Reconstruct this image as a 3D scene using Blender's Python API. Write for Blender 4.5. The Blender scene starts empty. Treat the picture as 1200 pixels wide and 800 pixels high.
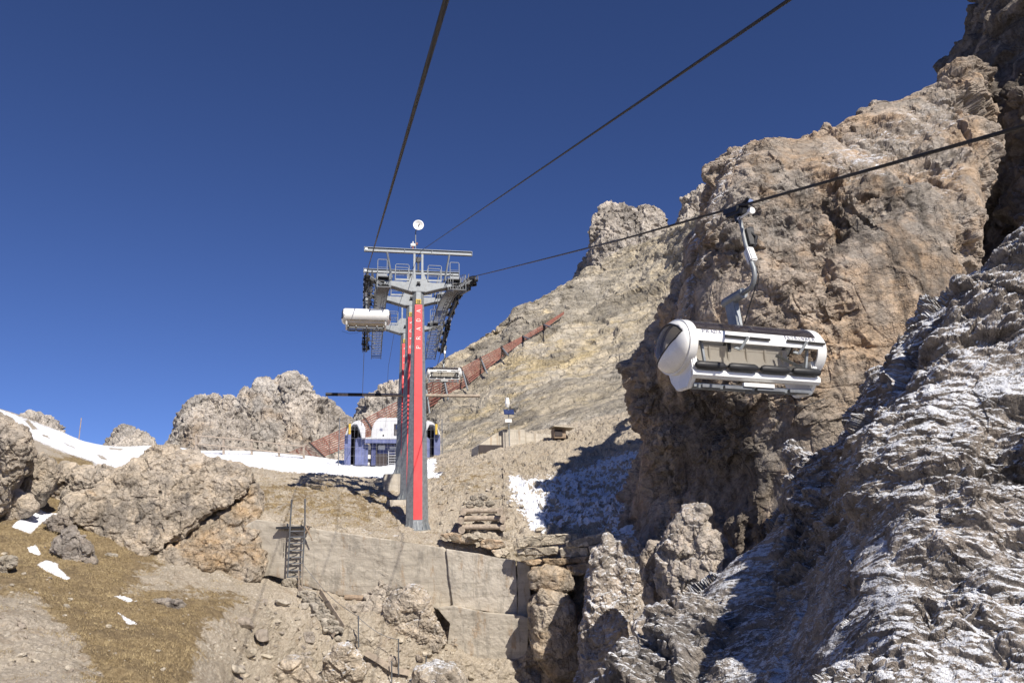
import bpy, bmesh, math, random
import numpy as np
from mathutils import Vector, Matrix
random.seed(7)
scene = bpy.context.scene
COL = scene.collection
R = math.radians
# ------------------------------------------------------------------ camera
FPX = 933.0
PITCH, ROLL = R(15.0), R(1.5)
fw = np.array([0, math.cos(PITCH), math.sin(PITCH)])
rt0 = np.array([1.0, 0, 0]); up0 = np.array([0, -math.sin(PITCH), math.cos(PITCH)])
rt = math.cos(ROLL)*rt0 - math.sin(ROLL)*up0
up = math.sin(ROLL)*rt0 + math.cos(ROLL)*up0
def P(px, py, D):
    px = np.asarray(px, float)[..., None]; py = np.asarray(py, float)[..., None]; D = np.asarray(D, float)[..., None]
    return D*(fw + (px-600)/FPX*rt + (400-py)/FPX*up)
def PV(px, py, D): return Vector(P(px, py, D).tolist())
def proj(V):
    d = V @ fw
    d = np.where(np.abs(d) < 1e-3, 1e-3, d)
    return 600 + FPX*(V @ rt)/d, 400 - FPX*(V @ up)/d
cam_d = bpy.data.cameras.new('camera'); cam = bpy.data.objects.new('camera', cam_d); COL.objects.link(cam)
cam.matrix_world = Matrix(((rt[0], up[0], -fw[0], 0), (rt[1], up[1], -fw[1], 0), (rt[2], up[2], -fw[2], 0), (0, 0, 0, 1)))
cam_d.sensor_width = 36; cam_d.lens = 36*FPX/1200; cam_d.clip_start = 0.1; cam_d.clip_end = 20000
scene.camera = cam
# rope direction (all three ropes run to this point of the picture)
LD = P(424, 350, 1.0); LD = LD/np.linalg.norm(LD)
LDV = Vector(LD.tolist())
YAW = math.atan2(-LD[0], LD[1])            # rotation about z that turns +Y onto the line
LY = np.array([LD[0], LD[1], 0]); LY /= np.linalg.norm(LY)
LX = np.array([LY[1], -LY[0], 0])
# ------------------------------------------------------------------ numpy noise
def _h(ix, iy, iz, seed):
    h = (ix.astype(np.int64)*374761393 + iy.astype(np.int64)*668265263 + iz.astype(np.int64)*2147483647*3 + seed*1274126177) & 0xFFFFFFFF
    h = ((h ^ (h >> 13))*1274126177) & 0xFFFFFFFF
    h = ((h ^ (h >> 16))*2246822519) & 0xFFFFFFFF
    h = (h ^ (h >> 15)) & 0xFFFFFFFF
    return h
def _f(h, k):
    h = ((h + k*0x9E3779B9) & 0xFFFFFFFF)
    h = ((h ^ (h >> 15))*0x2C1B3C6D) & 0xFFFFFFFF
    h = h ^ (h >> 13)
    return (h & 0xFFFFFF).astype(np.float32)/16777216.0
def pnoise(p, seed=0):
    i = np.floor(p); f = (p-i).astype(np.float32); i = i.astype(np.int64)
    u = f*f*f*(f*(f*6-15)+10)
    out = 0
    for dx in (0, 1):
        wx = u[:, 0] if dx else 1-u[:, 0]
        for dy in (0, 1):
            wy = u[:, 1] if dy else 1-u[:, 1]
            for dz in (0, 1):
                wz = u[:, 2] if dz else 1-u[:, 2]
                h = _h(i[:, 0]+dx, i[:, 1]+dy, i[:, 2]+dz, seed)
                g = (_f(h, 1)*2-1)*(f[:, 0]-dx) + (_f(h, 2)*2-1)*(f[:, 1]-dy) + (_f(h, 3)*2-1)*(f[:, 2]-dz)
                out = out + g*wx*wy*wz
    return out*1.5
def fbm(p, octv=4, seed=0, gain=.5, ridged=False):
    a = 1.0; s = 0; n = 0
    for o in range(octv):
        v = pnoise(p*(2.03**o), seed+o*17)
        if ridged: v = 1-2*np.abs(v)*1.6
        s = s+a*v; n += a; a *= gain
    return s/n
def facets(p, seed=0, tilt=1.0, bev=.12):
    """broken-rock relief: every Voronoi cell gets its own height and slope"""
    i = np.floor(p - .5).astype(np.int64)
    n = len(p)
    d1 = np.full(n, 9e9, np.float32); d2 = np.full(n, 9e9, np.float32)
    val = np.zeros(n, np.float32); val2 = np.zeros(n, np.float32); rid = np.zeros(n, np.float32)
    for dx in (0, 1):
        for dy in (0, 1):
            for dz in (0, 1):
                cx, cy, cz = i[:, 0]+dx, i[:, 1]+dy, i[:, 2]+dz
                h = _h(cx, cy, cz, seed)
                ox = (p[:, 0]-cx-.15-.7*_f(h, 1)).astype(np.float32)
                oy = (p[:, 1]-cy-.15-.7*_f(h, 2)).astype(np.float32)
                oz = (p[:, 2]-cz-.15-.7*_f(h, 3)).astype(np.float32)
                d = ox*ox+oy*oy+oz*oz
                v = (_f(h, 4)*2-1) + tilt*((_f(h, 5)*2-1)*ox + (_f(h, 6)*2-1)*oy + (_f(h, 7)*2-1)*oz)
                near = d < d1
                sec = (~near) & (d < d2)
                val2 = np.where(near, val, np.where(sec, v, val2))
                d2 = np.where(near, d1, np.minimum(d2, d))
                val = np.where(near, v, val); rid = np.where(near, _f(h, 8), rid)
                d1 = np.where(near, d, d1)
    e = np.sqrt(d2)-np.sqrt(d1); t = np.clip(e/bev, 0, 1); t = .5+.5*t
    return val*t+val2*(1-t), e, rid
def polymask(px, py, poly, soft=4.0):
    """1 inside the polygon, 0 outside, with a soft edge (px, py are picture coordinates of real surface points)"""
    poly = np.array(poly, float); n = len(poly)
    ins = np.zeros(px.shape, bool); dm = np.full(px.shape, 1e9)
    j = n-1
    for k in range(n):
        x1, y1 = poly[k]; x0, y0 = poly[j]
        c = ((y1 > py) != (y0 > py)) & (px < (x0-x1)*(py-y1)/((y0-y1) if y0 != y1 else 1e-9)+x1)
        ins ^= c
        ex, ey = x1-x0, y1-y0
        t = np.clip(((px-x0)*ex+(py-y0)*ey)/(ex*ex+ey*ey+1e-9), 0, 1)
        dm = np.minimum(dm, np.hypot(px-x0-t*ex, py-y0-t*ey))
        j = k
    s = np.where(ins, dm, -dm)
    return np.clip(s/soft*.5+.5, 0, 1)
def catmull(A, n):
    """resample the first axis of A to n points (centripetal-free Catmull-Rom)"""
    m = len(A); t = np.linspace(0, m-1, n); i = np.clip(np.floor(t).astype(int), 0, m-2); f = (t-i)
    f = f.reshape((-1,)+(1,)*(A.ndim-1))
    g = lambda k: A[np.clip(k, 0, m-1)]
    p0, p1, p2, p3 = g(i-1), g(i), g(i+1), g(i+2)
    p0 = np.where((i == 0).reshape(f.shape), 2*p1-p2, p0); p3 = np.where((i+2 > m-1).reshape(f.shape), 2*p2-p1, p3)
    return .5*((2*p1)+(-p0+p2)*f+(2*p0-5*p1+4*p2-p3)*f*f+(-p0+3*p1-3*p2+p3)*f*f*f)
def link_mesh(name, V, quads, mat, attrs=None, smooth=True, parent=None):
    V = np.asarray(V, np.float32).reshape(-1, 3); Q = np.asarray(quads, np.int32)
    k = Q.shape[1]
    me = bpy.data.meshes.new(name)
    me.vertices.add(len(V)); me.vertices.foreach_set('co', V.ravel())
    me.loops.add(Q.size); me.loops.foreach_set('vertex_index', Q.ravel())
    me.polygons.add(len(Q)); me.polygons.foreach_set('loop_start', np.arange(0, Q.size, k, dtype=np.int32))
    me.polygons.foreach_set('loop_total', np.full(len(Q), k, np.int32))
    me.update(calc_edges=True)
    me.polygons.foreach_set('use_smooth', np.full(len(Q), smooth, bool))
    for nm, a in (attrs or {}).items():
        at = me.attributes.new(nm, 'FLOAT', 'POINT'); at.data.foreach_set('value', np.asarray(a, np.float32).ravel())
    me.materials.append(mat); me.validate()
    o = bpy.data.objects.new(name, me); COL.objects.link(o)
    if parent: o.parent = parent
    return o
def gridq(nv, nu, flip=False):
    a = np.arange(nv*nu).reshape(nv, nu)
    q = np.stack([a[:-1, :-1], a[:-1, 1:], a[1:, 1:], a[1:, :-1]], -1).reshape(-1, 4)
    return q[:, ::-1] if flip else q
def gnormals(G):
    du = np.gradient(G, axis=1); dv = np.gradient(G, axis=0)
    n = np.cross(du, dv); n /= np.linalg.norm(n, axis=-1, keepdims=True)+1e-9
    return n
def rotm(ax, ay, az):
    return np.array(Matrix.Rotation(az, 3, 'Z') @ Matrix.Rotation(ay, 3, 'Y') @ Matrix.Rotation(ax, 3, 'X'))
def relief(p, spec):
    """sum of broken-rock layers; spec: list of (kind, size(x,y,z), amp, rotation, seed)"""
    d = np.zeros(len(p), np.float32); rid = None
    for s in spec:
        kind, size, amp, rot, seed = s
        q = p @ rotm(*rot).T / np.array(size, float)
        if kind == 'fbm': d += amp*fbm(q, 5, seed)
        elif kind == 'ridge': d += amp*fbm(q, 5, seed, .5, True)
        elif kind == 'strata':
            t = q[:, 2]+.35*pnoise(q*.35, seed+3)+.12*pnoise(q*1.3, seed+4)
            i = np.floor(t).astype(np.int64); fr = t-i
            hh = _h(i, np.floor(q[:, 0]*.22+.5*pnoise(q*.4, seed+7)).astype(np.int64), i*0, seed)
            h2 = _h(i+1, np.floor(q[:, 0]*.22+.5*pnoise(q*.4, seed+7)).astype(np.int64), i*0, seed)
            bl = np.clip((fr-.7)/.3, 0, 1); bl = bl*bl*(3-2*bl)
            d += amp*(((_f(hh, 1)-.5)*(1-bl)+(_f(h2, 1)-.5)*bl)*1.6 + .7*np.minimum(fr*1.25, (1-fr)*4))
        elif kind == 'facet':
            w = np.stack([pnoise(q*1.3, seed+5), pnoise(q*1.3+7, seed+6), pnoise(q*1.3+13, seed+8)], -1)
            v, e, r = facets(q+.22*w, seed, 1.6)
            v = np.sign(v)*np.abs(v)**.8
            crk = np.clip(pnoise(q*.7, seed+9)*2+.2, 0, 1)
            d += amp*v - amp*.7*crk*np.exp(-(e/.035)**2)
            rid = r if rid is None else .5*rid+.5*r
    return d, (rid if rid is not None else np.zeros(len(p), np.float32))
def displace(G, N, spec, am, sgn, wrap=False):
    """large forms first, then the fine relief along the normals of the already displaced surface"""
    mx = max(max(q[1]) for q in spec); big = [q for q in spec if max(q[1]) > mx/4.2]; small = [q for q in spec if max(q[1]) <= mx/4.2]
    sh = G.shape; pt = G.reshape(-1, 3)
    d, rid = relief(pt, big); V = pt+N.reshape(-1, 3)*(d*am)[:, None]
    if small:
        G2 = V.reshape(sh)
        if wrap: N2 = gnormals(np.concatenate([G2[:, -3:], G2, G2[:, :3]], 1))[:, 3:-3]
        else: N2 = gnormals(G2)
        N2 = N2*sgn
        for _ in range(3):
            N2[1:-1] = (N2[:-2]+2*N2[1:-1]+N2[2:])/4
            N2[:, 1:-1] = (N2[:, :-2]+2*N2[:, 1:-1]+N2[:, 2:])/4
        N2 = N2+N*.25; N2 /= np.linalg.norm(N2, axis=-1, keepdims=True)+1e-9
        d2, rid2 = relief(V, small); V = V+N2.reshape(-1, 3)*(d2*am)[:, None]
        rid = .5*rid+.5*rid2
    return V, rid
def patch(name, rows, nv, nu, spec, mat, masks=None, edge=0.0, base=None, flip=False, ampmask=None, label=None, cat=None, kind='structure'):
    """rows: list of rows of (px, py, depth). A curved sheet through those points, with rock relief along its normal."""
    A = P(*np.moveaxis(np.array(rows, float), -1, 0))
    G = catmull(A, nv); G = np.moveaxis(catmull(np.moveaxis(G, 0, 1), nu), 0, 1)
    N = gnormals(G)
    pt = G.reshape(-1, 3)
    toC = -pt; s = np.sign(np.median(np.einsum('ij,ij->i', N.reshape(-1, 3), toC))); N = N*s
    am = 1.0
    if ampmask is not None: x, y = proj(pt); am = ampmask(x, y, pt)
    V, rid = displace(G, N, spec, am, s)
    px, py = proj(V)
    at = {'blk': rid, 'snow': np.zeros(len(V)), 'warm': np.zeros(len(V)), 'dark': np.zeros(len(V)), 'grass': np.zeros(len(V))}
    if base: 
        for k, v in base.items(): at[k][:] = v
    for (nm, poly, val, soft) in (masks or []):
        m = polymask(px, py, poly, soft) if poly is not None else 1.0
        at[nm] = at[nm]*(1-m) + val*m
    o = link_mesh(name, V, gridq(nv, nu, flip), mat, at, smooth=False)
    if kind: o['kind'] = kind
    if label: o['label'] = label
    if cat: o['category'] = cat
    return o

def zsolve(x, y, py):
    k = (400-py)/FPX; a = np.array([x, y, 0.0]); return float((k*(a @ fw)-(a @ up))/(up[2]-k*fw[2]))
# ------------------------------------------------------------------ materials
class NT:
    def __init__(s, name):
        s.m = bpy.data.materials.new(name); s.m.use_nodes = True; s.t = s.m.node_tree
        s.b = s.t.nodes['Principled BSDF']
    def n(s, kind, **kw):
        nd = s.t.nodes.new(kind)
        for k, v in kw.items():
            if hasattr(nd, k) and not k[0].isupper(): setattr(nd, k, v)
        return nd
    def put(s, sock, v):
        if isinstance(v, bpy.types.NodeSocket): s.t.links.new(v, sock)
        elif isinstance(v, (tuple, list)): sock.default_value = tuple(v)+((1,) if len(v) == 3 and len(sock.default_value) == 4 else ())
        else: sock.default_value = v
    def pos(s):
        return s.n('ShaderNodeNewGeometry').outputs['Position']
    def objc(s): return s.n('ShaderNodeTexCoord').outputs['Object']
    def noise(s, vec, scale, detail=6, rough=.6, dist=0, kind='FBM'):
        nd = s.n('ShaderNodeTexNoise'); s.put(nd.inputs['Vector'], vec); nd.inputs['Scale'].default_value = scale
        nd.inputs['Detail'].default_value = detail; nd.inputs['Roughness'].default_value = rough; nd.inputs['Distortion'].default_value = dist
        return nd.outputs['Fac']
    def vor(s, vec, scale, feature='F1', out='Distance', rand=1):
        nd = s.n('ShaderNodeTexVoronoi'); nd.feature = feature; s.put(nd.inputs['Vector'], vec); nd.inputs['Scale'].default_value = scale
        nd.inputs['Randomness'].default_value = rand
        return nd.outputs[out]
    def mapping(s, vec, scale=(1, 1, 1), rot=(0, 0, 0)):
        nd = s.n('ShaderNodeMapping'); s.put(nd.inputs['Vector'], vec); nd.inputs['Scale'].default_value = scale; nd.inputs['Rotation'].default_value = rot
        return nd.outputs[0]
    def math(s, op, a, b=0, c=0):
        nd = s.n('ShaderNodeMath'); nd.operation = op
        s.put(nd.inputs[0], a); s.put(nd.inputs[1], b); s.put(nd.inputs[2], c)
        return nd.outputs[0]
    def add(s, *a):
        r = a[0]
        for x in a[1:]: r = s.math('ADD', r, x)
        return r
    def mul(s, a, b): return s.math('MULTIPLY', a, b)
    def step(s, v, lo, hi, a=0, b=1):
        nd = s.n('ShaderNodeMapRange'); nd.interpolation_type = 'SMOOTHSTEP'
        s.put(nd.inputs['Value'], v)
        for k, x in zip(('From Min', 'From Max', 'To Min', 'To Max'), (lo, hi, a, b)): nd.inputs[k].default_value = x
        return nd.outputs['Result']
    def mix(s, f, a, b, mode='MIX'):
        nd = s.n('ShaderNodeMix'); nd.data_type = 'RGBA'; nd.blend_type = mode
        s.put(nd.inputs[0], f); s.put(nd.inputs[6], a); s.put(nd.inputs[7], b)
        return nd.outputs[2]
    def attr(s, name):
        nd = s.n('ShaderNodeAttribute'); nd.attribute_name = name; return nd.outputs['Fac']
    def bump(s, h, strength, dist, prev=None):
        nd = s.n('ShaderNodeBump'); s.put(nd.inputs['Height'], h); nd.inputs['Strength'].default_value = strength; nd.inputs['Distance'].default_value = dist
        if prev is not None: s.put(nd.inputs['Normal'], prev)
        return nd.outputs[0]
    def out(s, color=None, rough=None, normal=None, **kw):
        if color is not None: s.put(s.b.inputs['Base Color'], color)
        if rough is not None: s.put(s.b.inputs['Roughness'], rough)
        if normal is not None: s.put(s.b.inputs['Normal'], normal)
        for k, v in kw.items(): s.put(s.b.inputs[k], v)
        return s.m
    def nz(s):
        nd = s.n('ShaderNodeSeparateXYZ'); s.put(nd.inputs[0], s.n('ShaderNodeNewGeometry').outputs['Normal']); return nd.outputs['Z']

def rock_mat(name, grey, tan, orange, dark, sc=1.0, strata=(0, 0, 0), snow_k=.55, strata_k=.35):
    """sc: size of the rock pattern in metres"""
    m = NT(name); p = m.pos()
    f = 1/sc
    big = m.noise(p, .12*f, 3, .55); mid = m.noise(p, .6*f, 5, .6, .4); fine = m.noise(p, 5*f, 4, .75)
    st = m.mapping(p, (.25, .25, 2.2), strata)
    lay = m.noise(st, .9*f, 5, .6, .2)
    c = m.mix(m.step(m.add(big, m.mul(m.attr('blk'), .25)), .5, .72), grey, tan)
    c = m.mix(m.step(m.add(m.mul(m.attr('warm'), .45), m.noise(m.mapping(p, (1, 1, 1), (1, 2, 3)), .5*f, 4, .6)), .6, .82), c, orange)
    c = m.mix(m.mul(m.step(lay, .48, .6), strata_k), c, tuple(x*.62 for x in grey))
    # dark vertical water streaks; the dark attribute also holds shade put into colour
    sv = m.mapping(p, (1.6, 1.6, .22))
    stv = m.noise(sv, .8*f, 5, .6)
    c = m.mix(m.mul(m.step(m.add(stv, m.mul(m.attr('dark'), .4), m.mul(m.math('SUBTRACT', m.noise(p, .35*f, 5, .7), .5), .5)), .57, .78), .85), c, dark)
    c = m.mix(m.step(mid, .35, .7), m.mix(.45, c, tuple(x*.55 for x in tan)), c)
    c = m.mix(m.mul(m.step(m.noise(p, 1.7*f, 6, .78), .42, .6), .4), c, m.mix(.35, c, (.66, .6, .52)))
    c = m.mix(m.mul(m.step(m.noise(m.mapping(p, (1, 1, 1), (2, 1, 0)), 2.9*f, 6, .8), .54, .68), .4), c, m.mix(.5, c, (.12, .10, .08)))
    c = m.mix(m.mul(m.step(fine, .35, .65), .35), m.mix(.16, c, (.04, .035, .03)), m.mix(.22, c, (.62, .57, .5)))
    wn = m.n('ShaderNodeTexNoise'); m.put(wn.inputs['Vector'], p); wn.inputs['Scale'].default_value = 1.1*f; wn.inputs['Detail'].default_value = 4; wn.inputs['Roughness'].default_value = .75
    va = m.n('ShaderNodeVectorMath'); va.operation = 'MULTIPLY_ADD'; m.put(va.inputs[0], wn.outputs['Color']); va.inputs[1].default_value = (1.1*sc,)*3; m.put(va.inputs[2], p)
    wp_ = va.outputs[0]
    cr = m.vor(m.mapping(wp_, (1, 1, .55), strata), .9*f, 'DISTANCE_TO_EDGE'); cr2 = m.vor(m.mapping(wp_, (1, 1, 1.7), strata), 2.6*f, 'DISTANCE_TO_EDGE')
    crm = m.mul(m.math('MAXIMUM', m.step(cr, .035, .0), m.mul(m.step(cr2, .03, 0), .7)), m.step(m.noise(p, .8*f, 3, .5), .42, .6))
    c = m.mix(m.mul(crm, .5), c, (.09, .07, .055))
    hs = m.n('ShaderNodeHueSaturation'); m.put(hs.inputs['Color'], c); m.put(hs.inputs['Value'], m.step(m.add(m.attr('blk'), m.mul(m.math('SUBTRACT', m.noise(wp_, .7*f, 4, .6), .5), .8)), .1, .9, .76, 1.42)); c = hs.outputs[0]
    n1 = m.noise(p, 2.2*f, 6, .68, .3); n2 = m.noise(p, 14*f, 3, .7)
    nb = m.bump(n1, 1.0, .2*sc); nb = m.bump(lay, .5, .16*sc, nb); nb = m.bump(n2, .9, .03*sc, nb)
    nb = m.bump(m.step(cr, 0, .06), .7, .10*sc, nb); nb = m.bump(m.step(cr2, 0, .08), .6, .05*sc, nb); nb = m.bump(m.noise(p, 5*f, 5, .8), .8, .07*sc, nb)
    # snow: lies where the surface faces up, broken by noise
    sn = m.add(m.attr('snow'), m.mul(m.math('SUBTRACT', m.nz(), .35), snow_k), m.mul(m.math('SUBTRACT', m.noise(p, 3.2*f, 6, .8, .2), .5), 1.35), m.mul(m.math('SUBTRACT', big, .5), .5))
    sm = m.mul(m.step(sn, .44, .74), m.step(m.add(sn, m.mul(m.math('SUBTRACT', m.noise(p, 22*f, 3, .75), .5), 1.4)), .42, .62))
    sm = m.mul(sm, m.step(m.attr('snow'), .04, .15))
    c = m.mix(m.mul(sm, .94), c, (.78, .80, .84))
    return m.out(c, .9, nb, **{'Specular IOR Level': .2})

def ground_mat(name, soil, stone, grassc, grassd, sc=1.0):
    m = NT(name); p = m.pos(); f = 1/sc
    big = m.noise(p, .25*f, 4, .6); mid = m.noise(p, 1.3*f, 6, .65); fine = m.noise(p, 9*f, 6, .75)
    v = m.vor(p, 5*f, 'F1', 'Color'); vd = m.vor(p, 5*f, 'F1', 'Distance')
    v2 = m.vor(p, 14*f, 'F1', 'Distance')
    c = m.mix(m.step(m.add(big, m.mul(m.math('SUBTRACT', fine, .5), .4)), .4, .65), soil, stone)
    c = m.mix(m.mul(m.step(fine, .4, .62), .5), m.mix(.45, c, (.07, .05, .035)), m.mix(.25, c, (.6, .54, .45)))
    # pebbles
    peb = m.mul(m.step(vd, .36, .26), m.step(m.noise(p, .9*f, 5, .7), .47, .56))
    c = m.mix(m.mul(peb, .85), c, m.mix(m.step(m.n('ShaderNodeSeparateColor').outputs[0] if False else mid, .3, .7), (.32, .27, .21), (.66, .61, .52)))
    p2 = m.vor(p, 15*f, 'F1', 'Color'); pd2 = m.mul(m.step(v2, .34, .26), m.step(m.noise(p, 1.9*f, 6, .75), .48, .56))
    sp = m.n('ShaderNodeSeparateColor'); m.put(sp.inputs[0], p2)
    c = m.mix(m.mul(pd2, .8), c, m.mix(sp.outputs[0], (.26, .21, .16), (.64, .58, .49)))
    c = m.mix(m.mul(m.step(m.noise(p, .8*f, 9, .8), .53, .62), .55), c, (.26, .20, .14))
    gm = m.step(m.add(m.attr('grass'), m.mul(m.math('SUBTRACT', m.noise(p, 1.1*f, 10, .8), .5), 2.0)), .45, .6)
    gn = m.noise(m.mapping(p, (1, 1, .35)), 6*f, 8, .8)
    gc = m.mix(m.step(gn, .38, .62), grassd, grassc)
    gc = m.mix(m.step(m.noise(p, .7*f, 5, .6), .42, .6), gc, m.mix(.6, gc, (.16, .12, .075)))
    c = m.mix(gm, c, gc)
    nb = m.bump(m.noise(p, 3*f, 8, .75), .8, .12*sc); nb = m.bump(fine, .7, .04*sc, nb)
    nb = m.bump(peb, .6, .05*sc, nb); nb = m.bump(gn, .6, .05*sc, nb)
    sn = m.add(m.attr('snow'), m.mul(m.math('SUBTRACT', m.nz(), .7), .4), m.mul(m.math('SUBTRACT', m.noise(p, 2.6*f, 8, .75), .5), .9))
    sm = m.mul(m.step(sn, .5, .6), m.step(m.attr('snow'), .03, .12))
    c = m.mix(sm, c, (.72, .74, .78))
    mixn = m.n('ShaderNodeMix'); mixn.data_type = 'VECTOR'
    m.put(mixn.inputs[0], m.mul(sm, .75)); m.put(mixn.inputs[4], nb); m.put(mixn.inputs[5], m.n('ShaderNodeNewGeometry').outputs['Normal'])
    return m.out(c, .92, mixn.outputs[1], **{'Specular IOR Level': .15})

M = {}
M['cliff'] = rock_mat('cliff_rock', (.39, .355, .315), (.46, .375, .295), (.49, .345, .22), (.035, .03, .027), 1.0, (.5, .25, 0))  # near-black tone for streaks and for painted shade
M['snowcliff'] = rock_mat('snowy_cliff_rock', (.235, .215, .20), (.28, .235, .195), (.31, .235, .17), (.07, .06, .055), .7, (.9, .5, .3), snow_k=.62)
M['slope'] = rock_mat('layered_slope_rock', (.50, .46, .39), (.52, .45, .33), (.50, .40, .22), (.16, .14, .12), 2.5, (.1, .47, 0), strata_k=.85)
M['peak'] = rock_mat('peak_rock', (.55, .52, .48), (.56, .50, .43), (.56, .44, .32), (.16, .15, .15), 5, (.1, 0, 0))
M['crag'] = rock_mat('crag_rock', (.52, .46, .39), (.55, .46, .35), (.54, .38, .22), (.15, .135, .12), .8, (.5, -.6, 0))
M['boulder'] = rock_mat('boulder_rock', (.48, .43, .38), (.50, .42, .34), (.46, .35, .24), (.14, .12, .11), .5, (.2, .3, 0))
M['palestone'] = rock_mat('pale_stone', (.64, .58, .49), (.66, .58, .45), (.58, .40, .25), (.2, .17, .14), .4, (.2, .3, 0))
M['ground'] = ground_mat('mountain_ground', (.49, .43, .34), (.60, .53, .43), (.33, .255, .145), (.17, .125, .07))
def simple(name, col, rough=.5, metal=0.0, var=.12, scale=3, bump=0, dirt=None, **kw):
    m = NT(name); p = m.objc()
    n = m.noise(p, scale, 6, .65)
    c = m.mix(m.step(n, .3, .7), tuple(x*(1-var) for x in col), tuple(min(1, x*(1+var)) for x in col))
    if dirt: c = m.mix(m.mul(m.step(m.noise(m.mapping(p, (1, 1, .3)), scale*1.7, 7, .7), .5, .75), dirt[1]), c, dirt[0])
    nb = m.bump(m.noise(p, scale*8, 6, .7), bump, .01) if bump else None
    return m.out(c, m.step(n, .2, .8, rough*.85, min(1, rough*1.15)), nb, Metallic=metal, **kw)
M['galv'] = simple('galvanised_steel', (.25, .27, .285), .55, .35, .2, 6, dirt=((.22, .17, .12), .35))
M['galvd'] = simple('dull_grey_steel', (.15, .16, .175), .6, .3, .2, 5, dirt=((.12, .1, .08), .4))
M['black'] = simple('black_rubber', (.018, .018, .02), .55, 0, .3, 10)
M['blackm'] = simple('greasy_black_steel', (.03, .03, .032), .45, .3, .4, 12)
M['rope'] = simple('greasy_rope_strand', (.035, .032, .03), .5, .3, .4, 20)
M['white'] = simple('white_shell_paint', (.78, .78, .76), .28, 0, .03, 2, dirt=((.55, .53, .48), .12), **{'Coat Weight': .3})
M['cream'] = simple('cream_seat_shell', (.78, .73, .64), .45, 0, .05, 2, dirt=((.45, .4, .33), .15))
M['brownslot'] = simple('brown_seat_slot', (.10, .075, .055), .6, 0, .2, 5)
M['red'] = simple('red_banner', (.78, .06, .065), .5, 0, .12, 1.2, dirt=((.5, .12, .11), .35))
M['letter'] = simple('white_lettering', (.8, .78, .76), .5, 0, .03, 4)
M['navy'] = simple('dark_blue_lettering', (.10, .11, .19), .5, 0, .1, 4)
M['yellow'] = simple('yellow_sign_paint', (.55, .37, .04), .5, 0, .1, 4)
M['stationwhite'] = simple('dull_white_cladding', (.55, .56, .58), .4, 0, .08, 1.2, dirt=((.35, .34, .33), .3))
M['blue'] = simple('blue_violet_panel', (.13, .15, .29), .35, 0, .2, 1.5)
M['bluedk'] = simple('dark_blue_frame', (.06, .07, .17), .4, 0, .12, 1.5)
M['darkin'] = simple('dark_interior', (.045, .035, .035), .8, 0, .3, 2)
M['rust'] = simple('rust_red_slats', (.24, .095, .07), .75, 0, .3, 2.5, bump=.3, dirt=((.16, .07, .05), .6))
M['wood'] = simple('weathered_wood', (.30, .225, .16), .85, 0, .3, 5, bump=.5, dirt=((.12, .09, .065), .6))
M['woodlight'] = simple('grey_wood_rail', (.36, .30, .24), .85, 0, .25, 5, bump=.5)
M['log'] = simple('log_bark', (.36, .30, .24), .9, 0, .35, 6, bump=.8, dirt=((.14, .09, .07), .6))
M['solar'] = simple('solar_cells', (.03, .045, .12), .2, 0, .2, 8)
M['net'] = simple('net_wire', (.42, .42, .45), .5, .5, .2, 4)
def concrete(name, a, b, stain, sc=1.0):
    m = NT(name); p = m.pos(); f = 1/sc
    n = m.noise(p, .5*f, 8, .7, .3); fn = m.noise(p, 12*f, 6, .75)
    c = m.mix(m.step(n, .42, .58), a, b)
    c = m.mix(m.mul(m.step(m.noise(m.mapping(p, (1.8, 1.8, .12)), .9*f, 8, .7), .5, .62), .85), c, stain)
    c = m.mix(m.mul(m.step(m.noise(m.mapping(p, (1.5, 1.5, .14), (0, 0, 1)), 1.1*f, 7, .7), .56, .64), .6), c, (.45, .30, .17))
    c = m.mix(m.mul(m.step(m.noise(m.mapping(p, (.25, .25, 5)), .7*f, 4, .6), .5, .56), .45), c, tuple(x*.72 for x in a))
    c = m.mix(m.mul(m.step(m.noise(p, 1.3*f, 9, .8), .5, .62), .7), c, (.60, .54, .45))
    c = m.mix(m.mul(m.step(m.noise(p, 2.1*f, 9, .8, .5), .56, .66), .6), c, (.22, .185, .15))
    c = m.mix(m.mul(fn, .5), m.mix(.4, c, (.12, .1, .08)), c)
    sx_ = m.n('ShaderNodeSeparateXYZ'); m.put(sx_.inputs[0], m.add and m.mix(.02, p, m.n('ShaderNodeTexNoise').outputs['Color']))
    seam = m.math('MAXIMUM', m.step(m.math('FRACT', m.mul(sx_.outputs['Z'], 1.45*f)), .035, 0), m.mul(m.step(m.math('FRACT', m.mul(sx_.outputs['X'], .42*f)), .02, 0), .8))
    c = m.mix(m.mul(m.mul(seam, m.step(m.noise(p, .9*f, 4, .7), .42, .55)), .55), c, (.16, .14, .11))
    nb = m.bump(fn, .5, .02); nb = m.bump(m.noise(p, 1.5*f, 6, .7), .6, .08, nb)
    return m.out(c, .9, nb, **{'Specular IOR Level': .2})
M['conc'] = concrete('weathered_concrete', (.62, .565, .47), (.70, .64, .54), (.38, .35, .30))
M['conc2'] = concrete('pale_concrete', (.66, .61, .52), (.72, .66, .57), (.42, .39, .34))
def glass(name, col, alpha):
    m = NT(name); m.out(col, .06, None, Alpha=alpha); m.b.inputs['Specular IOR Level'].default_value = .6
    return m.m
M['smoke'] = glass('smoked_bubble', (.05, .04, .04), .52)
M['endwin'] = glass('brown_tinted_window', (.12, .09, .07), .45)
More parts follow.
